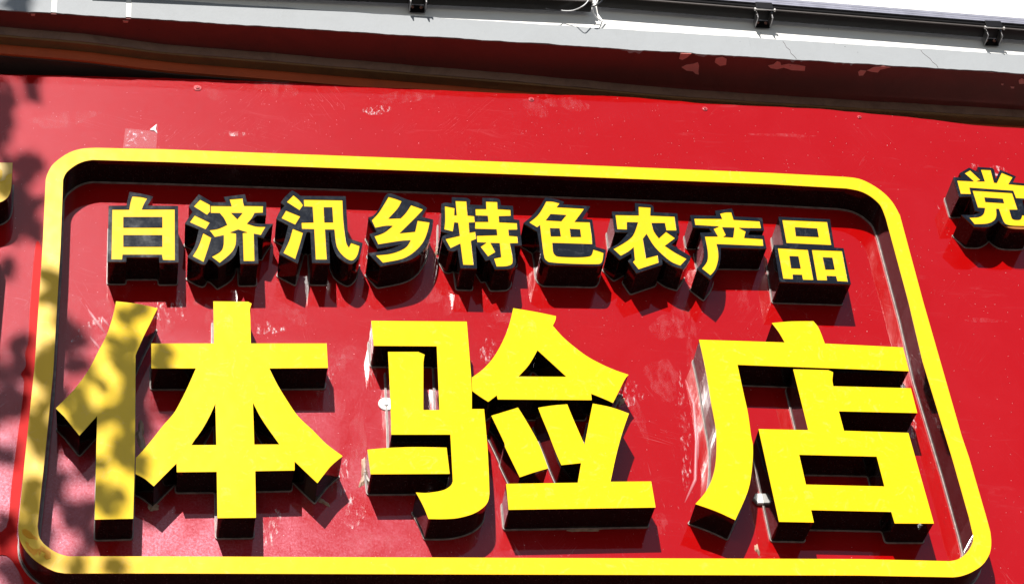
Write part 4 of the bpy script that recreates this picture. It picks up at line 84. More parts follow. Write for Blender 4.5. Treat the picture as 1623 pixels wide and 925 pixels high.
def mix(n, fac, a, b, mode='MIX'):
    x = n.nodes.new('ShaderNodeMix'); x.data_type = 'RGBA'; x.blend_type = mode
    for s, v in ((x.inputs[0], fac), (x.inputs[6], a), (x.inputs[7], b)):
        if hasattr(v, 'links'): n.links.new(v, s)
        elif isinstance(v, tuple): s.default_value = (*v, 1)
        else: s.default_value = v
    return x.outputs[2]
def bump(n, h, strength, dist, normal=None):
    b = n.nodes.new('ShaderNodeBump'); b.inputs['Strength'].default_value = strength; b.inputs['Distance'].default_value = dist
    n.links.new(h, b.inputs['Height'])
    if normal: n.links.new(normal, b.inputs['Normal'])
    return b.outputs['Normal']
def coords(n, sc=(1, 1, 1)):
    t = n.nodes.new('ShaderNodeTexCoord')
    if sc == (1, 1, 1): return t.outputs['Object']
    mp = n.nodes.new('ShaderNodeMapping'); mp.inputs['Scale'].default_value = sc
    n.links.new(t.outputs['Object'], mp.inputs['Vector']); return mp.outputs['Vector']
def specks(n, scale, size, vec=None, keep=0.5):
    """small dust grains: a dot in some of the voronoi cells"""
    v = n.nodes.new('ShaderNodeTexVoronoi'); v.inputs['Scale'].default_value = scale
    if vec: n.links.new(vec, v.inputs['Vector'])
    a = n.nodes.new('ShaderNodeMath'); a.operation = 'LESS_THAN'; a.inputs[1].default_value = size
    n.links.new(v.outputs['Distance'], a.inputs[0])
    s = n.nodes.new('ShaderNodeSeparateColor'); n.links.new(v.outputs['Color'], s.inputs[0])
    g = n.nodes.new('ShaderNodeMath'); g.operation = 'LESS_THAN'; g.inputs[1].default_value = keep
    n.links.new(s.outputs[0], g.inputs[0])
    mm = n.nodes.new('ShaderNodeMath'); mm.operation = 'MULTIPLY'
    n.links.new(a.outputs[0], mm.inputs[0]); n.links.new(g.outputs[0], mm.inputs[1]); return mm.outputs[0]
def simple(name, col, rough=0.5, var=0.15, scale=20, metal=0.0, coat=0.0, spec=0.5):
    m, n, p = mat(name); v = coords(n)
    f = noise(n, scale, 5, 0.6, v)
    dark = tuple(c*(1-var) for c in col); lite = tuple(min(1, c*(1+var)) for c in col)
    n.links.new(ramp(n, f, [(0.3, dark), (0.7, lite)]), p.inputs['Base Color'])
    p.inputs['Roughness'].default_value = rough; p.inputs['Metallic'].default_value = metal
    p.inputs['Coat Weight'].default_value = coat; p.inputs['Specular IOR Level'].default_value = spec
    p.inputs['Coat Roughness'].default_value = 0.08
    return m

def red_panel():
    m, n, p = mat('glossy_red_sheet'); v = coords(n)
    cloud = ramp(n, noise(n, 5.0, 6, 0.62, v, 0.6), [(0.42, 0.0), (0.75, 1.0)])
    streak = ramp(n, noise(n, 1.0, 6, 0.7, coords(n, (4, 4, 26)), 1.2), [(0.60, 0.0), (0.75, 1.0)])
    smear = ramp(n, noise(n, 16.0, 8, 0.75, v, 2.5), [(0.66, 0.0), (0.80, 1.0)])
    sp = specks(n, 110, 0.09, v, 0.16); sp2 = specks(n, 45, 0.055, v, 0.12)
    c = mix(n, cloud, (0.34, 0.0014, 0.0014), (0.35, 0.004, 0.005))
    a = node(n, 'ShaderNodeMath', operation='MULTIPLY'); a.inputs[1].default_value = 0.07
    n.links.new(streak, a.inputs[0])
    c = mix(n, a.outputs[0], c, (0.60, 0.25, 0.26))
    a = node(n, 'ShaderNodeMath', operation='MULTIPLY'); a.inputs[1].default_value = 0.10
    n.links.new(smear, a.inputs[0])
    c = mix(n, a.outputs[0], c, (0.60, 0.25, 0.27))
    a = node(n, 'ShaderNodeMath', operation='MAXIMUM'); n.links.new(sp, a.inputs[0]); n.links.new(sp2, a.inputs[1])
    b = node(n, 'ShaderNodeMath', operation='MULTIPLY'); n.links.new(a.outputs[0], b.inputs[0]); b.inputs[1].default_value = 0.45
    c = mix(n, b.outputs[0], c, (0.9, 0.6, 0.6))
    xyz = n.nodes.new('ShaderNodeSeparateXYZ'); n.links.new(v, xyz.inputs[0])
    def mr(o, a0, a1):
        q = n.nodes.new('ShaderNodeMapRange'); q.inputs[1].default_value = a0; q.inputs[2].default_value = a1
        q.inputs[3].default_value = 0; q.inputs[4].default_value = 1; n.links.new(o, q.inputs[0]); return q.outputs[0]
    def mul(p_, q_):
        q = node(n, 'ShaderNodeMath', operation='MULTIPLY')
        for s_, u in ((q.inputs[0], p_), (q.inputs[1], q_)):
            if hasattr(u, 'links'): n.links.new(u, s_)
            else: s_.default_value = u
        return q.outputs[0]
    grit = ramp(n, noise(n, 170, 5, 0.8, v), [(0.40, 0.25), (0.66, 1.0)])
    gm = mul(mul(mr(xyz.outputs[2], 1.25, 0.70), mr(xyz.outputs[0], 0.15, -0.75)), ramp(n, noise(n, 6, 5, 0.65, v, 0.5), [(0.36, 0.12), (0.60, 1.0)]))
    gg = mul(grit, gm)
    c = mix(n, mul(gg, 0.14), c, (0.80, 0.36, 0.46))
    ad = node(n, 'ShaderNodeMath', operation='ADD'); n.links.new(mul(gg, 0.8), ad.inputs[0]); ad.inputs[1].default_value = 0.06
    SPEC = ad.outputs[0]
    ad = node(n, 'ShaderNodeMath', operation='ADD'); n.links.new(mul(gm, 0.16), ad.inputs[0]); ad.inputs[1].default_value = 0.22
    ROUGH = ad.outputs[0]
    for rot, sc, off in ((0.5, (70, 1, 5), 0), (-0.7, (85, 1, 6), 3), (1.25, (60, 1, 4), 7), (0.1, (90, 1, 7), 11)):
        mp = n.nodes.new('ShaderNodeMapping'); mp.inputs['Rotation'].default_value = (0, rot, 0); mp.inputs['Location'].default_value = (off, 0, off)
        n.links.new(v, mp.inputs['Vector'])
        m2 = n.nodes.new('ShaderNodeMapping'); m2.inputs['Scale'].default_value = sc; n.links.new(mp.outputs[0], m2.inputs['Vector'])
        ln = ramp(n, noise(n, 1.0, 1, 0.4, m2.outputs[0], 0.3), [(0.490, 0.0), (0.510, 0.0), (0.4985, 0.0), (0.500, 1.0), (0.5015, 0.0)])
        mk_ = ramp(n, noise(n, 4.5, 4, 0.7, mp.outputs[0], 0.5), [(0.56, 0.0), (0.70, 0.30)])
        q = node(n, 'ShaderNodeMath', operation='MULTIPLY'); n.links.new(ln, q.inputs[0]); n.links.new(mk_, q.inputs[1])
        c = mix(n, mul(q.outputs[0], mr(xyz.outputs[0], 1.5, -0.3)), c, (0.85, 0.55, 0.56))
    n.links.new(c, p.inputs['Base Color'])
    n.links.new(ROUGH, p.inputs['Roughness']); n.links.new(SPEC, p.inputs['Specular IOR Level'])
    p.inputs['Specular Tint'].default_value = (1, 0.6, 0.8, 1)
    grain = noise(n, 700, 2, 0.5, v)
    wav = noise(n, 2.2, 2, 0.5, v)
    n.links.new(bump(n, grain, 0.6, 0.0006), p.inputs['Normal'])
    p.inputs['Coat Weight'].default_value = 1.0; p.inputs['Coat Roughness'].default_value = 0.05
    p.inputs['Coat IOR'].default_value = 1.52
    n.links.new(bump(n, wav, 0.5, 0.012, bump(n, noise(n, 60, 3, 0.6, v), 0.04, 0.001)), p.inputs['Coat Normal'])
    return m

def yellow(name, col, spec=0.5, rough=0.25, dusty=0.25):
    m, n, p = mat(name); v = coords(n)
    d = ramp(n, noise(n, 22, 8, 0.75, v, 1.8), [(0.56, 0.0), (0.78, dusty*1.4)])
    tone = ramp(n, noise(n, 4.0, 4, 0.6, v, 0.4), [(0.3, tuple(x*.90 for x in col)), (0.7, col)])
    c = mix(n, d, tone, (0.86, 0.58, 0.20))
    s = specks(n, 60, 0.07, v, 0.12)
    a = node(n, 'ShaderNodeMath', operation='MULTIPLY'); a.inputs[1].default_value = 0.5; n.links.new(s, a.inputs[0])
    c = mix(n, a.outputs[0], c, (0.6, 0.45, 0.2))
    n.links.new(c, p.inputs['Base Color'])
    p.inputs['Roughness'].default_value = rough; p.inputs['Specular IOR Level'].default_value = spec
    n.links.new(bump(n, noise(n, 5, 3, 0.5, v), 0.25, 0.012), p.inputs['Normal'])
    return m

def black_gloss(name='glossy_black_return', dust=0.5):
    m, n, p = mat(name); v = coords(n)
    f = ramp(n, noise(n, 30, 8, 0.8, v, 0.8), [(0.50, 0.0), (0.85, dust)])
    g = specks(n, 170, 0.28, v, 0.4)
    a = node(n, 'ShaderNodeMath', operation='MULTIPLY'); a.inputs[1].default_value = 0.05; n.links.new(g, a.inputs[0])
    c = mix(n, f, (0.006, 0.004, 0.004), (0.050, 0.030, 0.030))
    c = mix(n, a.outputs[0], c, (0.55, 0.50, 0.48))
    n.links.new(c, p.inputs['Base Color'])
    r = ramp(n, noise(n, 12, 5, 0.7, v), [(0.3, 0.04), (0.8, 0.17)])
    n.links.new(r, p.inputs['Roughness'])
    p.inputs['Specular IOR Level'].default_value = 0.32
    n.links.new(bump(n, noise(n, 9, 2, 0.5, v), 0.12, 0.01), p.inputs['Normal'])
    return m

def black_plate():
    m, n, p = mat('scuffed_black_face_plate'); v = coords(n)
    f = ramp(n, noise(n, 26, 9, 0.8, v, 1.5), [(0.52, 0.0), (0.85, 0.5)])
    c = mix(n, f, (0.006, 0.007, 0.010), (0.13, 0.14, 0.15))
    n.links.new(c, p.inputs['Base Color'])
    r = ramp(n, noise(n, 18, 6, 0.7, v), [(0.35, 0.08), (0.75, 0.24)]); n.links.new(r, p.inputs['Roughness'])
    p.inputs['Specular IOR Level'].default_value = 0.55
    n.links.new(bump(n, noise(n, 14, 3, 0.5, v), 0.25, 0.004), p.inputs['Normal'])
    return m

def painted(name, col, stain, rough=0.7, scale=6, amount=0.6, cracks=False):
    m, n, p = mat(name); v = coords(n)
    f = ramp(n, noise(n, scale, 9, 0.72, v, 0.8), [(0.45, 0.0), (0.82, amount)])
    c = mix(n, f, col, stain)
    if cracks:
        f2 = ramp(n, noise(n, 1.0, 8, 0.8, coords(n, (90, 90, 9)), 0), [(0.60, 0.0), (0.80, 0.45)])
        c = mix(n, f2, c, tuple(x*0.55 for x in col))
    s = specks(n, 30, 0.05, v, 0.25)
    c = mix(n, s, c, tuple(x*0.35 for x in col))
    n.links.new(c, p.inputs['Base Color']); p.inputs['Roughness'].default_value = rough
    p.inputs['Specular IOR Level'].default_value = 0.3
    n.links.new(bump(n, noise(n, 90, 6, 0.7, v), 0.3, 0.002), p.inputs['Normal'])
    return m

M_RED = red_panel()
M_LEMON = yellow('lemon_yellow_acrylic', (0.93, 0.60, 0.004), 0.5, 0.16, 0.40)
M_GOLD = yellow('golden_yellow_acrylic', (0.90, 0.54, 0.012), 0.4, 0.20, 0.35)
M_INSET = yellow('inset_yellow_acrylic', (0.88, 0.52, 0.015), 0.25, 0.2, 0.35)
M_BLACK = black_gloss()
M_PLATE = black_plate()
M_TRIM = simple('weathered_return_lip', (0.34, 0.26, 0.24), 0.45, 0.35, 60)
M_SOFFIT = painted('dark_red_soffit_paint', (0.19, 0.034, 0.028), (0.07, 0.024, 0.020), 0.6, 4)
M_PATCH = painted('bare_pink_undercoat', (0.68, 0.24, 0.21), (0.55, 0.17, 0.15), 0.8, 20)
M_TAN = painted('weathered_tan_batten', (0.24, 0.14, 0.105), (0.11, 0.06, 0.05), 0.8, 14, 0.9)
M_BROWN = painted('brown_wood_batten', (0.21, 0.105, 0.040), (0.10, 0.055, 0.03), 0.7, 8, 0.8)
M_ORANGE = painted('orange_red_batten', (0.50, 0.085, 0.025), (0.22, 0.045, 0.02), 0.6, 5, 0.6)
M_DARK = painted('dark_recess_board', (0.06, 0.032, 0.026), (0.03, 0.02, 0.018), 0.7, 8)
M_GREY = painted('pale_grey_fascia_paint', (0.31, 0.325, 0.34), (0.26, 0.27, 0.28), 0.7, 9, 0.5, True)
M_WHITE = painted('white_wall_paint', (0.82, 0.81, 0.78), (0.74, 0.72, 0.69), 0.8, 5, 0.5)
M_JOINT = painted('white_joint_filler', (0.80, 0.79, 0.75), (0.66, 0.64, 0.60), 0.8, 30)
M_HOUS = simple('dark_bronze_aluminium', (0.006, 0.005, 0.005), 0.35, 0.15, 40, 0.0, 0.0, 0.3)
M_RIDGE = simple('bronze_ridge_highlight', (0.07, 0.058, 0.054), 0.5, 0.2, 40)  # paler than the housing: the ridge's sunlit highlight is put into its colour
M_SILV = simple('brushed_aluminium', (0.34, 0.34, 0.40), 0.4, 0.15, 30, 0.5)
M_STEEL = simple('dull_steel', (0.28, 0.27, 0.27), 0.35, 0.3, 50, 0.9)
M_LENS = simple('grey_lamp_lens', (0.10, 0.10, 0.115), 0.12, 0.1, 10)
M_WIREW = simple('white_cable', (0.75, 0.75, 0.76), 0.4, 0.1, 40)
M_WIREB = simple('black_cable', (0.015, 0.015, 0.018), 0.4, 0.1, 40)
M_WASH = simple('zinc_washer', (0.62, 0.60, 0.58), 0.4, 0.2, 60, 0.2)
M_SCREW = simple('red_painted_screw_head', (0.55, 0.09, 0.10), 0.22, 0.3, 90, 0.0, 0.6)
M_SEAL = simple('red_sealant', (0.50, 0.006, 0.006), 0.60, 0.2, 12, 0, 0.0, 0.12)
M_PAVE = simple('dark_stone_pavement', (0.06, 0.057, 0.055), 0.85, 0.2, 3)
M_ROAD = simple('asphalt', (0.05, 0.05, 0.052), 0.9, 0.25, 8)
M_GROUND = simple('dark_ground', (0.07, 0.065, 0.055), 0.95, 0.25, 0.3)
M_LEAF = simple('green_leaf', (0.07, 0.13, 0.03), 0.5, 0.35, 2)
M_BARK = simple('grey_brown_bark', (0.16, 0.12, 0.09), 0.9, 0.3, 12)
M_PAINTW = simple('white_road_paint', (0.75, 0.75, 0.72), 0.8, 0.1, 5)
M_SCRAP = simple('torn_white_paper', (0.85, 0.85, 0.88), 0.5, 0.05, 60)

def glue_mat(name, alpha, tint=(1.0, 0.82, 0.84), thr=(0.45, 0.62), scale=40, sc=(1, 1, 1), rough=0.30):
    m, n, p = mat(name); v = coords(n, sc)
    f = ramp(n, noise(n, scale, 9, 0.8, v, 0.3), [(thr[0], 0.0), (thr[1], alpha)])
    n.links.new(f, p.inputs['Alpha']); p.inputs['Base Color'].default_value = (*tint, 1)
    p.inputs['Roughness'].default_value = rough
    return m
M_STROKE = glue_mat('thick_dried_glue_stroke', 0.30, (1.0, 0.50, 0.55), (0.2, 0.45), 60)
M_GLUE_GLINT = glue_mat('clear_glue_and_glint', 0.55, thr=(0.54, 0.70), scale=70, sc=(1.3, 1, 0.45))  # dried glue, and the colour of one painted sun glint
M_HAZE = glue_mat('hand_smear', 0.05, (0.95, 0.55, 0.58), (0.45, 0.75), 30, (1.5, 1, .5))
M_TAPE = glue_mat('clear_tape_remnant', 0.035, (1.0, 0.80, 0.86), (0.0, 0.2), 30)
M_TAPEB = glue_mat('cloudy_tape_glue', 0.35, (1.0, 0.74, 0.86), (0.56, 0.62), 30)
M_LUMP = simple('yellowed_glue', (0.42, 0.27, 0.19), 0.35, 0.4, 70)
M_FILM = simple('milky_protective_film', (0.85, 0.56, 0.13), 0.22, 0.06, 8)
M_PEEL = simple('bare_orange_yellow_acrylic', (0.80, 0.33, 0.006), 0.4, 0.05, 20, 0, 0, 0.2)

# ------------------------------------------------------------------ builders
def link(name, me, m, parent=None, loc=None):
    o = bpy.data.objects.new(name, me); C.objects.link(o)
    if m is not None and me is not None and not me.materials: me.materials.append(m)
    if parent is not None: o.parent = parent
    if loc is not None: o.location = loc
    return o
def tag(o, label=None, cat=None, group=None, kind=None):
    if label: o['label'] = label
    if cat: o['category'] = cat
    if group: o['group'] = group
    if kind: o['kind'] = kind
    return o
def empty(name, loc, label, cat, group=None):
    o = bpy.data.objects.new(name, None); C.objects.link(o); o.location = loc; o.empty_display_size = 0.05
    return tag(o, label, cat, group)
def mesh(name, vs, fs, m, parent=None, origin=(0, 0, 0), smooth=False):
    ox, oy, oz = origin
    me = bpy.data.meshes.new(name)
    me.from_pydata([(x-ox, y-oy, z-oz) for x, y, z in vs], [], fs)
    me.update()
    if smooth:
        for p in me.polygons: p.use_smooth = True
    return link(name, me, m, parent, None if parent else origin)
def area(p): return 0.5*sum(p[i-1][0]*p[i][1]-p[i][0]*p[i-1][1] for i in range(len(p)))
def rounded(path, r, k=4, f=1.0):
    """metres; corners (flag 1) become k points on a small arc"""
    out = []; n = len(path)
    for i, (x, z, c) in enumerate(path):
        x *= .001; z = 5+z*.001
        if not c: out.append((x, z)); continue
        a = path[i-1]; b = path[(i+1) % n]
        a = (a[0]*.001, 5+a[1]*.001); b = (b[0]*.001, 5+b[1]*.001)
        la = math.dist(a, (x, z)); lb = math.dist(b, (x, z))
        ua = min(r, .42*la)/la; ub = min(r, .42*lb)/lb
        A = (x+(a[0]-x)*ua, z+(a[1]-z)*ua); B = (x+(b[0]-x)*ub, z+(b[1]-z)*ub)
        for j in range(k):
            t = j/(k-1)
            out.append((A[0]*(1-t)**2+2*x*t*(1-t)+B[0]*t*t, A[1]*(1-t)**2+2*z*t*(1-t)+B[1]*t*t))
    return out
def offset(p, d):
    """d > 0 grows a counter-clockwise loop"""
    s = 1 if area(p) > 0 else -1
    out = []; n = len(p)
    for i in range(n):
        a, b, c = p[i-1], p[i], p[(i+1) % n]
        e1 = (b[0]-a[0], b[1]-a[1]); e2 = (c[0]-b[0], c[1]-b[1])
        l1 = math.hypot(*e1) or 1e-9; l2 = math.hypot(*e2) or 1e-9
        n1 = (e1[1]/l1, -e1[0]/l1); n2 = (e2[1]/l2, -e2[0]/l2)
        nx, nz = n1[0]+n2[0], n1[1]+n2[1]; l = math.hypot(nx, nz)
        if l < .3: out.append((b[0]+n1[0]*d*s, b[1]+n1[1]*d*s)); continue
        nx /= l; nz /= l; k = min(1.8, 1/max(.3, nx*n1[0]+nz*n1[1]))
        out.append((b[0]+nx*d*k*s, b[1]+nz*d*k*s))
    return out
def cap(loops, y, flip=False):
    """triangles over outer loop and holes at depth y -> verts, faces"""
    vs = [(x, y, z) for l in loops for x, z in l]
    tri = tessellate_polygon([[Vector((x, z, 0)) for x, z in l] for l in loops])
    fs = []
    for t in tri:
        a, b, c = (vs[i] for i in t)
        cr = (b[0]-a[0])*(c[2]-a[2])-(b[2]-a[2])*(c[0]-a[0])   # >0: normal towards -y
        if abs(cr) < 1e-14: continue
        t = tuple(t) if (cr > 0) != flip else tuple(reversed(t))
        fs.append(t)
    return vs, fs
def solid(name, front, back, y0, y1, m, parent, origin, caps=(True, True)):
    """extrusion of loops from y0 (front, nearer the street) to y1"""
    vs = []; fs = []
    if caps[0]:
        v, f = cap(front, y0); fs += f
    vs = [(x, y0, z) for l in front for x, z in l]; nf = len(vs)
    vs += [(x, y1, z) for l in back for x, z in l]
    if caps[1]:
        v, f = cap(back, y1, True); fs += [tuple(i+nf for i in t) for t in f]
    o = 0
    for k, l in enumerate(front):
        n = len(l); ccw = area(l) > 0; out = (k == 0)
        for i in range(n):
            a, b = o+i, o+(i+1) % n
            q = (a, a+nf, b+nf, b)
            fs.append(q if ccw == out else tuple(reversed(q)))
        o += n
    # outward normals are fixed by bmesh below
    ob = mesh(name, vs, fs, m, parent, origin)
    bm = bmesh.new(); bm.from_mesh(ob.data); bmesh.ops.recalc_face_normals(bm, faces=bm.faces); bm.to_mesh(ob.data); bm.free()
    return ob
def ring(name, loop, inner, outer, y0, y1, m, parent, origin):
    a = offset(loop, outer); b = offset(loop, -inner); n = len(loop)
    vs = [(x, y, z) for l, y in ((a, y1), (a, y0), (b, y0), (b, y1)) for x, z in l]
    fs = [(k*n+i, k*n+(i+1) % n, ((k+1) % 4)*n+(i+1) % n, ((k+1) % 4)*n+i) for k in range(4) for i in range(n)]
    ob = mesh(name, vs, fs, m, parent, origin)
    bm = bmesh.new(); bm.from_mesh(ob.data); bmesh.ops.recalc_face_normals(bm, faces=bm.faces); bm.to_mesh(ob.data); bm.free()
    return ob
def box(name, x0, x1, y0, y1, z0, z1, m, parent=None, origin=(0, 0, 0), bev=0.0):
    bm = bmesh.new(); bmesh.ops.create_cube(bm, size=1)
    for v in bm.verts:
        v.co = ((x0 if v.co.x < 0 else x1)-origin[0], (y0 if v.co.y < 0 else y1)-origin[1], (z0 if v.co.z < 0 else z1)-origin[2])
    if bev: bmesh.ops.bevel(bm, geom=bm.edges[:], offset=bev, segments=2, affect='EDGES')
    me = bpy.data.meshes.new(name); bm.to_mesh(me); bm.free()
    return link(name, me, m, parent, None if parent else origin)
def tube(name, pts, r, m, parent=None, origin=(0, 0, 0), seg=8):
    vs = []; fs = []; n = len(pts)
    P = [Vector(p)-Vector(origin) for p in pts]
    R = r if isinstance(r, (list, tuple)) else [r]*n
    for i in range(n):
        d = (P[min(i+1, n-1)]-P[max(i-1, 0)]).normalized()
        a = d.cross(Vector((0.31, 0.2, 0.93))).normalized(); b = d.cross(a)
        for k in range(seg):
            t = 2*math.pi*k/seg; vs.append(tuple(P[i]+(a*math.cos(t)+b*math.sin(t))*R[i]))
    for i in range(n-1):
        for k in range(seg):
            fs.append((i*seg+k, i*seg+(k+1) % seg, (i+1)*seg+(k+1) % seg, (i+1)*seg+k))
    fs.append(tuple(range(seg-1, -1, -1))); fs.append(tuple((n-1)*seg+k for k in range(seg)))
    me = bpy.data.meshes.new(name); me.from_pydata([tuple(v) for v in vs], [], fs); me.update()
    for p in me.polygons: p.use_smooth = True
    return link(name, me, m, parent, None if parent else origin)
def lathe(name, prof, c, m, parent, origin, seg=20, wob=0.0):
    """prof: (radius, y) from panel outwards, round the y axis at c"""
    vs = []; fs = []; cx, cz = c
    for r, y in prof:
        for k in range(seg):
            t = 2*math.pi*k/seg; rr = r*(1+wob*math.sin(3*t+1))
            vs.append((cx+rr*math.cos(t), y, cz+rr*math.sin(t)))
    for i in range(len(prof)-1):
        for k in range(seg):
            fs.append((i*seg+k, (i+1)*seg+k, (i+1)*seg+(k+1) % seg, i*seg+(k+1) % seg))
    fs.append(tuple((len(prof)-1)*seg+k for k in range(seg)))
    o = mesh(name, vs, fs, m, parent, origin)
    bm = bmesh.new(); bm.from_mesh(o.data); bmesh.ops.recalc_face_normals(bm, faces=bm.faces); bm.to_mesh(o.data); bm.free()
    return o

# ------------------------------------------------------------------ ground, road, pavement
def sheet(name, x0, x1, y0, y1, z, m):
    o = mesh(name, [(x0, y0, z), (x1, y0, z), (x1, y1, z), (x0, y1, z)], [(0, 1, 2, 3)], m); return tag(o, kind='structure')
sheet('ground', -400, 400, -400, 400, -0.14, M_GROUND)
sheet('road', -200, 200, -14, -6, -0.13, M_ROAD)
o = box('pavement', -60, 60, -6, 0.3, -0.3, 0.0, M_PAVE); tag(o, kind='structure')
for k in range(-12, 12):
    o = sheet('lane_marking', k*5, k*5+2.4, -10.07, -9.93, -0.126, M_PAINTW)

# ------------------------------------------------------------------ building: facade with ledge over the sign
def Yo(X): return -.128+.018*(X+1.27)
IN = [(-3, -.12), (-1.27, -.073), (-1.06, -.062), (-.85, -.038), (-.59, -.0255), (.08, .0098), (.53, .037), (.79, .0445), (1.5, .0585), (3.5, .085)]
def Yi(X):
    for (a, ya), (b, yb) in zip(IN, IN[1:]):
        if X <= b: return ya+(yb-ya)*(X-a)/(b-a)
    return IN[-1][1]
ZS = 5.778
building = empty('shop_building', (0, 0.3, 0), 'white building front with pale grey ledge and dark red underside above the sign', 'building')
BO = (0, 0.3, 0)
XS = [-3.2+i*0.012 for i in range(int(6.6/0.012)+1)]
rj = random.Random(3)
jag = []
v = 0
for x in XS:
    v = v*0.75+rj.uniform(-1, 1)*0.0012
    if rj.random() < 0.03: v += rj.uniform(-.003, .002)
    jag.append(v)
def strip(name, prof, m, xs=None, wob=None):
    """prof(x) -> list of (y, z) running round the section; extruded along x"""
    xs = xs or XS[::6]; rows = [prof(x) for x in xs]; k = len(rows[0])
    vs = [(x, y, z) for x, r in zip(xs, rows) for y, z in r]
    fs = [(i*k+j, i*k+(j+1) % k, (i+1)*k+(j+1) % k, (i+1)*k+j) for i in range(len(xs)-1) for j in range(k)]
    fs += [tuple(range(k)), tuple((len(xs)-1)*k+j for j in reversed(range(k)))]
    o = mesh(name, vs, fs, m, building, BO)
    bm = bmesh.new(); bm.from_mesh(o.data); bmesh.ops.recalc_face_normals(bm, faces=bm.faces); bm.to_mesh(o.data); bm.free()
    return o
def jg(x): return jag[min(len(jag)-1, max(0, int(round((x+3.2)/0.012))))]
# upper wall, white
strip('white_wall', lambda x: [(Yo(x)+.004, 5.84), (Yo(x)+.004, 8.6), (.5, 8.6), (.5, 5.84)], M_WHITE, [-3.2, 0, 3.4])
# pale grey band, jagged lower and upper paint edges, cut in slabs on the left
def band(x0, x1, ztop):
    xs = [x0]+[x for x in XS if x0 < x < x1]+[x1]
    strip('fascia_slab', lambda x: [(Yo(x), ZS+.001+jg(x)), (Yo(x), ztop+jg(x+.7)*.6), (Yo(x)+.012, ztop), (Yo(x)+.03, ZS+.0015)], M_GREY, xs)
band(-2.30, -1.142, 6.05); band(-1.128, -.953, 6.05); band(-.940, -.8615, 6.05)
band(-.8615, 3.4, 5.856)
band(-3.2, -2.31, 6.05)
for a, b in ((-1.142, -1.128), (-.953, -.940)):
    strip('joint', lambda x: [(Yo(x)+.0015, ZS+.006), (Yo(x)+.0015, 6.05), (Yo(x)+.012, 6.05), (Yo(x)+.012, ZS+.006)], M_JOINT, [a, b])
strip('ledge_core', lambda x: [(Yo(x)+.0125, ZS+.003), (Yo(x)+.0125, 5.8395), (.49, 5.8395), (.49, ZS+.003)], M_SOFFIT, [-3.2, -1, 1, 3.4])
# soffit skin
strip('soffit', lambda x: [(Yo(x)+.0032, ZS+jg(x)*.3), (Yi(x)+.01, ZS), (Yi(x)+.01, ZS+.0025), (Yo(x)+.0032, ZS+.0025)], M_SOFFIT, XS[::2])
def yi2(x): return Yi(x)+jg(x+.31)*.6
strip('tan_batten', lambda x: [(yi2(x), ZS-.001), (yi2(x)+.002, 5.750), (Yi(x)+.030, 5.7505), (Yi(x)+.030, ZS-.001)], M_TAN, XS[::2])
strip('brown_batten', lambda x: [(Yi(x)+.0035, 5.7495), (Yi(x)+.006, 5.745), (Yi(x)+.036, 5.746), (Yi(x)+.036, 5.7495)], M_BROWN)
strip('orange_batten', lambda x: [(Yi(x)+.033, 5.7455), (Yi(x)+.033, 5.712), (Yi(x)+.06, 5.712), (Yi(x)+.06, 5.7455)], M_ORANGE)
strip('dark_board', lambda x: [(Yi(x)+.040, 5.7115), (Yi(x)+.040, 5.708), (.49, 5.708), (.49, 5.7115)], M_DARK)
# wall behind and below the sign
box('lower_wall', -3.2, 3.4, .24, .5, 0, 5.70, M_WHITE, building, BO)
# bare patches where the soffit paint has flaked
for pts in SOFFIT_PATCHES:
    lo = [(x, y) for x, y in pts]
    vs = [(x, y, ZS-.0022) for x, y in lo]+[(x, y, ZS-.0005) for x, y in lo]; n = len(lo)
    fs = [tuple(range(n)), tuple(range(2*n-1, n-1, -1))]+[(i, i+n, (i+1) % n+n, (i+1) % n) for i in range(n)]
    mesh('flaked_patch', vs, fs, M_PATCH, building, BO)
# hairline cracks on the band
for x0 in (.852, 1.262):
    z = ZS+.002; x = x0; pts = []
    for i in range(7):
        pts.append((x, Yo(x)-.0002, z)); x += random.uniform(-.010, .006); z += .0115
    tube('crack', pts, .0006, M_DARK, building, BO, 4)

# ------------------------------------------------------------------ red sign board
board = empty('sign_board', (0, 0.03, 3.6), 'glossy red sheet metal sign board carrying all the yellow characters', 'sign board')
O = (0, 0.03, 3.6)
top = [(x*.001, 5+z*.001) for x, z in PANELTOP]
fine = []
rt = random.Random(5)
for (xa, za), (xb, zb) in zip(top, top[1:]):
    k = max(1, int((xb-xa)/.03))
    for i in range(k): fine.append((xa+(xb-xa)*i/k, za+(zb-za)*i/k+rt.uniform(-1, 1)*.0011))
fine.append(top[-1])
loop = [(fine[0][0]-1.2, 3.6), (3.2, 3.6), (3.2, fine[-1][1])]+fine[::-1]+[(fine[0][0]-1.2, fine[0][1])]
solid('red_sheet', [loop], [loop], 0.0, 0.004, M_RED, board, O)
box('backing_frame', -2.9, 3.15, .0045, .04, 3.62, 5.60, M_DARK, board, O)
for (x, z, r) in ((-.765, 5.657, .0105), (.1173, 5.6693, .0075), (.5946, 5.662, .0075), (1.031, 5.6563, .006), (-1.62, 5.66, .008), (1.6, 5.62, .007)):
    s = lathe('screw', [(r, 0.0005), (r, -.0012), (r*.86, -.0022), (r*.55, -.0022), (r*.5, -.004), (r*.38, -.0048), (r*.2, -.0048)], (x, z), M_SCREW, board, O, 20, .03)
    lathe('screw_recess', [(r*.17, -.0049), (r*.12, -.0051)], (x, z), M_DARK, s, O, 8)
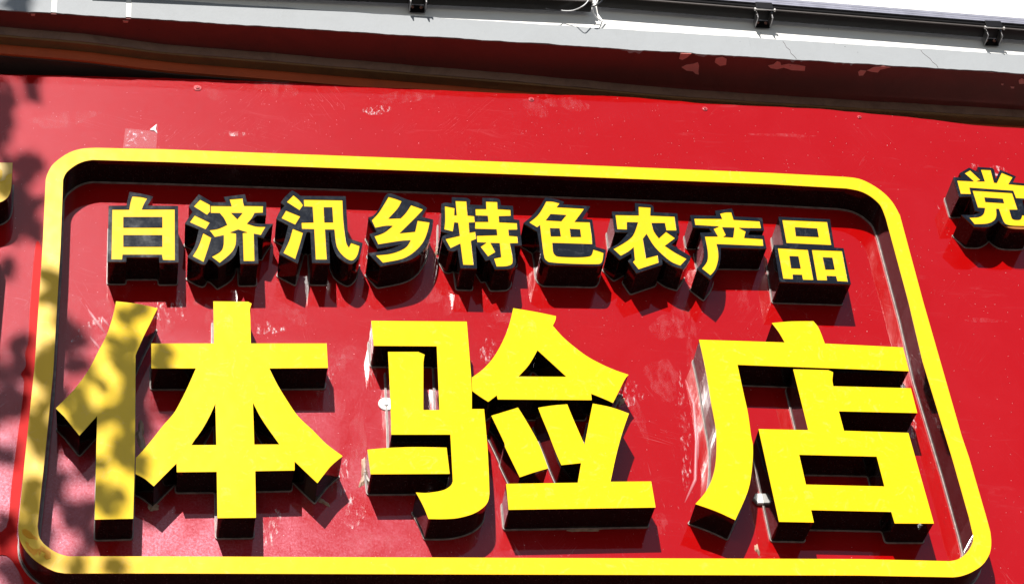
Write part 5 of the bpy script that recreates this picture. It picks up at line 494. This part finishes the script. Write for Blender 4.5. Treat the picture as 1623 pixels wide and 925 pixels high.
# white fixing washer and hexagonal bolt head
s = lathe('washer', [(.019, 0.0005), (.019, -.002), (.017, -.003), (.007, -.003), (.0065, -.0055), (.004, -.006)], (-.330, 4.631), M_WASH, board, O, 28)
lathe('washer_slot', [(.0022, -.0062), (.0015, -.0064)], (-.330, 4.631), M_DARK, s, O, 8)
lathe('hexagonal_bolt_head', [(.0170, 0.0005), (.0170, -.007), (.0145, -.009)], (.5215, 4.3705), M_WASH, board, O, 6)

def decal(name, pts, m, y, parent=board, origin=O, thick=.0004, kind=None):
    l = [(x, z) for x, z in pts]
    o = solid(name, [l], [l], y-thick, y, m, parent, origin)
    return o
def mk(k): return [(x*.001, 5+z*.001) for x, z, c in MARKS[k]]
decal('tape_remnant', mk('TAPE'), M_TAPE, -.0006)
decal('tape_glue', [(x*.86-.1275, (z-5)*.86+5.064) for x, z in mk('TAPE')], M_TAPEB, -.0012)
decal('paper_scrap', [(x+(-.8758-x)*.30+jx, z+(5.4985-z)*.30+jz) for (x, z), (jx, jz) in zip([mk('SCRAP')[0], mk('SCRAP')[1], ((mk('SCRAP')[1][0]+mk('SCRAP')[2][0])/2, (mk('SCRAP')[1][1]+mk('SCRAP')[2][1])/2), mk('SCRAP')[2], ((mk('SCRAP')[0][0]+mk('SCRAP')[2][0])/2, (mk('SCRAP')[0][1]+mk('SCRAP')[2][1])/2)], [(0, 0), (0, .002), (-.003, 0), (.001, 0), (.002, .004)])], M_SCRAP, -.0020)
decal('sealant_smear', mk('SEAL'), M_SEAL, -.0006, thick=.0008)
rg = random.Random(11)
def blob(x, z, rx, rz, ang=0, k=22, j=.28):
    ph = [rg.uniform(0, 6.28) for _ in range(4)]; out = []
    for i in range(k):
        t = 2*math.pi*i/k; r = 1+j*(math.sin(2*t+ph[0])*.5+math.sin(3*t+ph[1])*.5+math.sin(5*t+ph[2])*.35+math.sin(7*t+ph[3])*.2)
        a, b = rx*r*math.cos(t), rz*r*math.sin(t)
        out.append((x+a*math.cos(ang)-b*math.sin(ang), z+a*math.sin(ang)+b*math.cos(ang)))
    return out
for i, (x, z, rx, rz, ang, kind) in enumerate(SMEARS_AND_GLINT):
    decal('glue_or_glint', blob(x, z, rx, rz, ang), M_GLUE_GLINT if kind else M_HAZE, -.0005-.00002*i, thick=.0003)  # the narrow upright mark left of 验 is a painted sun glint
for i, (x, z, rx, rz, ang) in enumerate(LUMPS):
    l0 = blob(x, z, rx, rz, ang, 18, .4); l1 = [(x+(a-x)*.45, z+(b-z)*.45) for a, b in l0]
    solid('dried_glue_lump', [l1], [l0], -.0045, -.0004, M_LUMP, board, O)
for pts in FINGERS:
    tube('dried_glue_stroke', [(x, .0020, z) for x, z in pts], [.0012]+[.0048]*(len(pts)-2)+[.0012], M_STROKE, board, O, 8)

# ------------------------------------------------------------------ raised rounded border
fr = empty('sign_border', (0, 0, 4.2), 'raised yellow rounded rectangle border with black sides around the two rows of characters', 'border')
FO = (0, 0, 4.2)
outer = [(x*.001, 5+z*.001) for x, z, c in FRAME[0]]; inner = [(x*.001, 5+z*.001) for x, z, c in FRAME[1]]
solid('front_face', [outer, inner], [outer, inner], -.080, -.0788, M_GOLD, fr, FO)
oo = offset(outer, -.0004); ii = offset(inner, -.0002)
solid('side_return', [oo, ii], [oo, ii], -.0787, -.0006, M_BLACK, fr, FO)
ring('base_lip', offset(outer, .0002), 0.0, .0030, -.0045, -.0003, M_TRIM, fr, FO)
ring('base_lip', offset(inner, -.0030), 0.0, .0030, -.0045, -.0003, M_TRIM, fr, FO)
for pts in PEELS:
    l = pts; solid('peeled_film_patch', [l], [l], -.0806, -.0801, M_PEEL, fr, FO)

# ------------------------------------------------------------------ characters
def big_letter(keys, label):
    allp = [p for k in keys for p in BIG[k][0][0]]
    cx = sum(p[0] for p in allp)/len(allp)*.001; cz = 5+min(p[1] for p in allp)*.001
    o = (cx, 0, cz)
    t = empty('channel_letter', o, label, 'sign letter', 'large lemon yellow characters of the lower row')
    for n_, k in enumerate(keys):
        for loops in BIG[k]:
            dy = 0.0
            f = [rounded(l, .0004) for l in loops]; b = [rounded(l, .0065) for l in loops]
            solid('front_face', f, f, -.080-dy, -.0786, M_LEMON, t, o)
            f2 = [offset(f[0], -.0005)]+[offset(h, .0005) for h in f[1:]]
            b2 = [offset(b[0], -.0005)]+[offset(h, .0005) for h in b[1:]]
            solid('side_return', f2, b2, -.0785, -.0006, M_BLACK, t, o, (False, False))
            ring('base_lip', b[0], 0.0002, .0020, -.0035-.0003*n_, -.0003, M_TRIM, t, o)
            for h in b[1:]: ring('base_lip', offset(h, -.0018), 0.0002, .0018, -.0035-.0003*n_, -.0003, M_TRIM, t, o)
    return t
big_letter(['ti_person', 'ti_root'], 'big lemon yellow character 体 with its left stroke half in leaf shade')
big_letter(['yan_horse', 'yan_bar', 'yan_roof', 'yan_dot', 'yan_base'], 'big lemon yellow character 验 in five pieces, middle of the three big ones')
big_letter(['dian_shed', 'dian_occupy'], 'big lemon yellow character 店 below the small letters at the right end')

def small_letter(key, label, group='small yellow characters on black plates in the upper row'):
    plate, faces = SMALL[key]
    cx = sum(p[0] for p in plate)/len(plate)*.001; cz = 5+min(p[1] for p in plate)*.001
    o = (cx, 0, cz)
    t = empty('channel_letter', o, label, 'sign letter', group)
    pf = rounded(plate, .0006); pb = rounded(plate, .0055)
    F = [[rounded(l, .0003, 3) for l in loops] for loops in faces]
    solid('face_plate', [pf]+[f[0] for f in F], [pf]+[f[0] for f in F], -.0820, -.0804, M_PLATE, t, o)
    for f in F:
        solid('yellow_inset', f, f, -.0812, -.0802, M_INSET, t, o) if False else None
        g = [offset(f[0], -.0001)]+[offset(h, .0001) for h in f[1:]]
        solid('yellow_inset', g, g, -.0808, -.0796, M_INSET, t, o)
        for h in f[1:]:
            hh = offset(h, -.00015); solid('counter_plate', [hh], [hh], -.0820, -.0800, M_PLATE, t, o)
    core = offset(pf, -.0010)
    solid('acrylic_edge', [core], [core], -.0795, -.0775, M_EDGE, t, o)
    solid('side_return', [offset(pf, -.0004)], [offset(pb, -.0004)], -.0774, -.0006, M_BLACK, t, o, (False, False))
    ring('base_lip', pb, .0002, .0018, -.0032, -.0003, M_TRIM, t, o)
    return t
M_EDGE = simple('amber_acrylic_edge', (0.35, 0.13, 0.02), 0.4, 0.2, 40)
for k, l in (('bai', 'small boxy character 白 with two black bars, leftmost on the black plates'),
             ('ji', 'small character 济 with three dots, right of the boxy leftmost one'),
             ('xun', 'small character 汛 with a hooked right stroke, third from the left'),
             ('xiang', 'small slanting zigzag character 乡, fourth from the left'),
             ('te', 'small wide character 特, fifth of nine in the middle of the row'),
             ('se', 'small character 色 with a sweeping curved base, sixth from the left'),
             ('nong', 'small character 农 with spreading legs, third from the right of nine'),
             ('chan', 'small character 产 with a long left leg, beside the triple box one'),
             ('pin', 'small character 品 of three boxes, last inside the border')):
    small_letter(k, l)
t = small_letter('dang', 'small black and yellow character 党 outside the border at the right edge')

# character cut by the left edge of the photo: only the end of a stroke is seen
t = empty('channel_letter', (-1.27, 0, 5.15), 'yellow stroke end with peeling film, cut off by the left edge', 'sign letter')
o = (-1.27, 0, 5.15)
f = [rounded(STUB, .0004)]; b = [rounded(STUB, .006)]
solid('front_face', f, f, -.080, -.0786, M_GOLD, t, o)
solid('side_return', [offset(f[0], -.0005)], [offset(b[0], -.0005)], -.0785, -.0006, M_BLACK, t, o, (False, False))
ring('base_lip', b[0], .0002, .002, -.0035, -.0003, M_TRIM, t, o)
solid('peeled_film_patch', [[(x, z) for x, z in STUBFILM]], [[(x, z) for x, z in STUBFILM]], -.0806, -.0801, M_FILM, t, o)
# the long upright of the next character down, just outside the photo; its shadow lies along the left edge
o = (-1.28, 0, 4.3)
t = empty('channel_letter', o, 'long upright stroke just beyond the left edge, shading the red board', 'sign letter')
q = [(-1.33, 4.30), (-1.2365, 4.30), (-1.2305, 5.045), (-1.33, 5.045)]
solid('front_face', [q], [q], -.080, -.0786, M_GOLD, t, o)
q2 = offset(q, -.0005); solid('side_return', [q2], [q2], -.0785, -.0006, M_BLACK, t, o, (False, False))

# ------------------------------------------------------------------ wall washer lamp bars over the ledge
def bar(x0, x1, z0, z1, label, brackets):
    """a bar fixed along the facade; z of its lower back edge at x0 and x1"""
    c = ((x0+x1)/2, Yo((x0+x1)/2), (z0+z1)/2)
    t = empty('linear_lamp', c, label, 'wall light', 'lamp bars fixed along the facade above the ledge')
    def ext(name, prof, m, par=t, org=c, a=x0, b=x1):
        vs = []; k = len(prof)
        for x in (a, b):
            zz = z0+(z1-z0)*(x-x0)/(x1-x0)
            vs += [(x, Yo(x)+y, zz+z) for y, z in prof]
        fs = [(j, (j+1) % k, (j+1) % k+k, j+k) for j in range(k)]+[tuple(range(k)), tuple(2*k-1-j for j in range(k))]
        o = mesh(name, vs, fs, m, par, org)
        bm = bmesh.new(); bm.from_mesh(o.data); bmesh.ops.recalc_face_normals(bm, faces=bm.faces); bm.to_mesh(o.data); bm.free()
        return o
    ext('housing', [(-.010, -.0165), (-.024, -.0125), (-.025, -.0140), (-.038, -.0095), (-.0465, -.0055), (-.0475, -.003), (-.0465, -.001), (-.0435, .0), (-.0435, .0088), (-.012, .0088), (-.010, .012)], M_HOUS)
    ext('aluminium_channel', [(-.0485, .0090), (-.0485, .0150), (-.0472, .0156), (-.0485, .0162), (-.0485, .0235), (-.0472, .0242), (-.0485, .0249), (-.0485, .0330), (-.046, .035), (-.012, .035), (-.012, .0092), (-.04, .0092)], M_SILV)
    ext('ridge', [(-.0440, -.0068), (-.0440, -.0112), (-.0425, -.0118), (-.0405, -.0112), (-.0405, -.0072)], M_RIDGE)
    ext('lens', [(-.0455, .0352), (-.0455, .0372), (-.016, .0372), (-.016, .0352)], M_LENS)
    for bx in brackets:
        zz = z0+(z1-z0)*(bx-x0)/(x1-x0)
        Y = Yo(bx)
        b = box('bracket', bx-.022, bx+.022, Y-.0035, Y-.0003, zz-.040, zz-.012, M_HOUS, t, c, .0008)
        for s_ in (-.0225, .0195):
            box('flange', bx+s_, bx+s_+.003, Y-.040, Y-.0008, zz-.0405, zz-.0115, M_STEEL, b, c, .0006)
        box('clamp_plate', bx-.024, bx+.024, Y-.0515, Y-.0492, zz-.016, zz+.010, M_HOUS, b, c, .0008)
        tube('clamp_rod', [(bx-.030, Y-.0475, zz-.0165), (bx+.030, Y-.0475, zz-.0165)], .0022, M_WASH, b, c, 8)
        for s_ in (-.012, .012):
            lathe('bolt', [(.0045, Y-.0036), (.0045, Y-.007), (.003, Y-.008)], (bx+s_, zz-.024), M_SCREWW, b, c, 8)
        for s_ in (-.030, .026):
            box('clamp_nut', bx+s_, bx+s_+.004, Y-.0515, Y-.0435, zz-.0205, zz-.0125, M_WASH, b, c, .001)
    return t
M_SCREWW = simple('weathered_bolt', (0.40, 0.20, 0.16), 0.4, 0.3, 60, 0.7)
bar(-1.05, .289, 5.8830, 5.9235, 'dark lamp bar on the left above the ledge, ending at the white cables', (-.19,))
bar(.309, 2.3, 5.9460, 5.9090, 'dark lamp bar with silver lip, from the white cables to the right edge', (.775, 1.445))
# cables between the two bars
def curve(pts, k=6):
    out = []; n = len(pts)
    for i in range(n-1):
        p0, p1, p2, p3 = (Vector(pts[max(0, min(n-1, i+j))]) for j in (-1, 0, 1, 2))
        for j in range(k):
            u = j/k; out.append(tuple(0.5*((2*p1)+(-p0+p2)*u+(2*p0-5*p1+4*p2-p3)*u*u+(-p0+3*p1-3*p2+p3)*u**3)))
    out.append(tuple(pts[-1])); return out
for i, (label, pts, r, m_) in enumerate(CABLES):
    o = tube('cable', curve(pts), r, m_ if not isinstance(m_, str) else {'w': M_WIREW, 'b': M_WIREB}[m_], None, pts[0], 8)
    tag(o, label, 'cable')
box_o = box('junction_sleeve', .287, .296, Yo(.29)-.052, Yo(.29)-.049, 5.932, 5.990, M_WIREW, None, (.29, -.14, 5.93), .001)
tag(box_o, 'flat white connector sleeve hanging between the two lamp bars', 'connector')

# ------------------------------------------------------------------ street tree that shades the left of the sign
tree = empty('street_tree', (-3.6, -3.1, 0), 'leafy street tree out of the picture whose leaves shade the left of the sign', 'tree')
TO = (-3.6, -3.1, 0)
tube('trunk', [(-3.6, -3.1, 0), (-3.58, -3.08, 1.5), (-3.5, -3.1, 3.2), (-3.42, -3.05, 4.6), (-3.3, -3.0, 5.6)], [.17, .14, .125, .11, .09], M_BARK, tree, TO, 14)
limbs = [[(-3.3, -3.00, 5.5), (-2.9, -2.90, 6.1), (-2.4, -2.90, 6.6), (-2.0, -3.00, 6.95)],
         [(-3.3, -3.00, 5.5), (-3.1, -2.80, 6.3), (-2.9, -2.70, 7.2), (-2.6, -2.80, 8.0)],
         [(-3.3, -3.00, 5.5), (-3.7, -3.10, 6.3), (-4.1, -3.00, 7.2)],
         [(-3.45, -3.05, 4.3), (-3.9, -3.30, 5.2), (-4.4, -3.40, 6.0)],
         [(-2.9, -2.90, 6.1), (-2.6, -3.30, 6.5), (-2.35, -3.50, 6.7)]]
for l in limbs: tube('limb', curve(l, 4), [.06-.045*i/(4*(len(l)-1)) for i in range(4*(len(l)-1)+1)], M_BARK, tree, TO, 8)
rl = random.Random(21)
lv = []; lf = []; lc = []
def leaf(c, size, nrm):
    n_ = Vector(nrm).normalized(); a = n_.cross(Vector((rl.uniform(-1, 1), rl.uniform(-1, 1), rl.uniform(-1, 1)))).normalized(); b = n_.cross(a)
    i0 = len(lv)
    for u, v_ in ((-1, 0), (-.45, .42), (.25, .45), (1, 0), (.25, -.45), (-.45, -.42)):
        lv.append(tuple(Vector(c)+a*u*size+b*v_*size+n_*(.12*size*(1-abs(v_)*2)))) 
    lf.append((i0, i0+1, i0+2, i0+3)); lf.append((i0, i0+3, i0+4, i0+5))
def inside(px, pz, py, lst, pad=0):
    for x, y, z, a, b in lst:
        if y != py: continue
        if ((px-x)/(a+pad))**2+((pz-z)/(b+pad))**2 < 1: return True
    return False
for (x, y, z, a, b) in SHADE:
    n_ = int(12+a*b*math.pi/(.022**2)*.58)
    for i in range(n_):
        t_ = 2*math.pi*rl.random(); r_ = math.sqrt(rl.random())*.93
        px, pz = x+a*r_*math.cos(t_), z+b*r_*math.sin(t_)
        sz = rl.uniform(.018, .036)
        if inside(px, pz, y, LIT, .008): continue
        d = rl.uniform(3.1, 4.4)
        c = Vector((px, y, pz))+SUN_TO*d
        nr = SUN_TO+Vector((rl.uniform(-.6, .6), rl.uniform(-.6, .6), rl.uniform(-.6, .6)))
        leaf(c, sz, nr)
        lc.append(c)
# the rest of the crown, kept clear of the part of the board that stands in the sun
for i in range(9000):
    th = rl.uniform(0, 6.28); ph = math.acos(rl.uniform(-1, 1)); rr = rl.random()**.4
    c = Vector((-3.2+1.55*rr*math.sin(ph)*math.cos(th), -3.0+1.25*rr*math.sin(ph)*math.sin(th), 7.6+1.35*rr*math.cos(ph)))
    if (math.sin(c.x*4.1)+math.sin(c.y*5.3+1)+math.sin(c.z*4.7+2)) < -.5: continue
    s = c-SUN_TO*(c.y/SUN_TO.y)
    if s.x > -1.33 and 3.9 < s.z < 6.3: continue
    leaf(c, rl.uniform(.03, .055), (rl.uniform(-1, 1), rl.uniform(-1, 1), rl.uniform(0, 1)))
o = mesh('crown', lv, lf, M_LEAF, tree, TO)
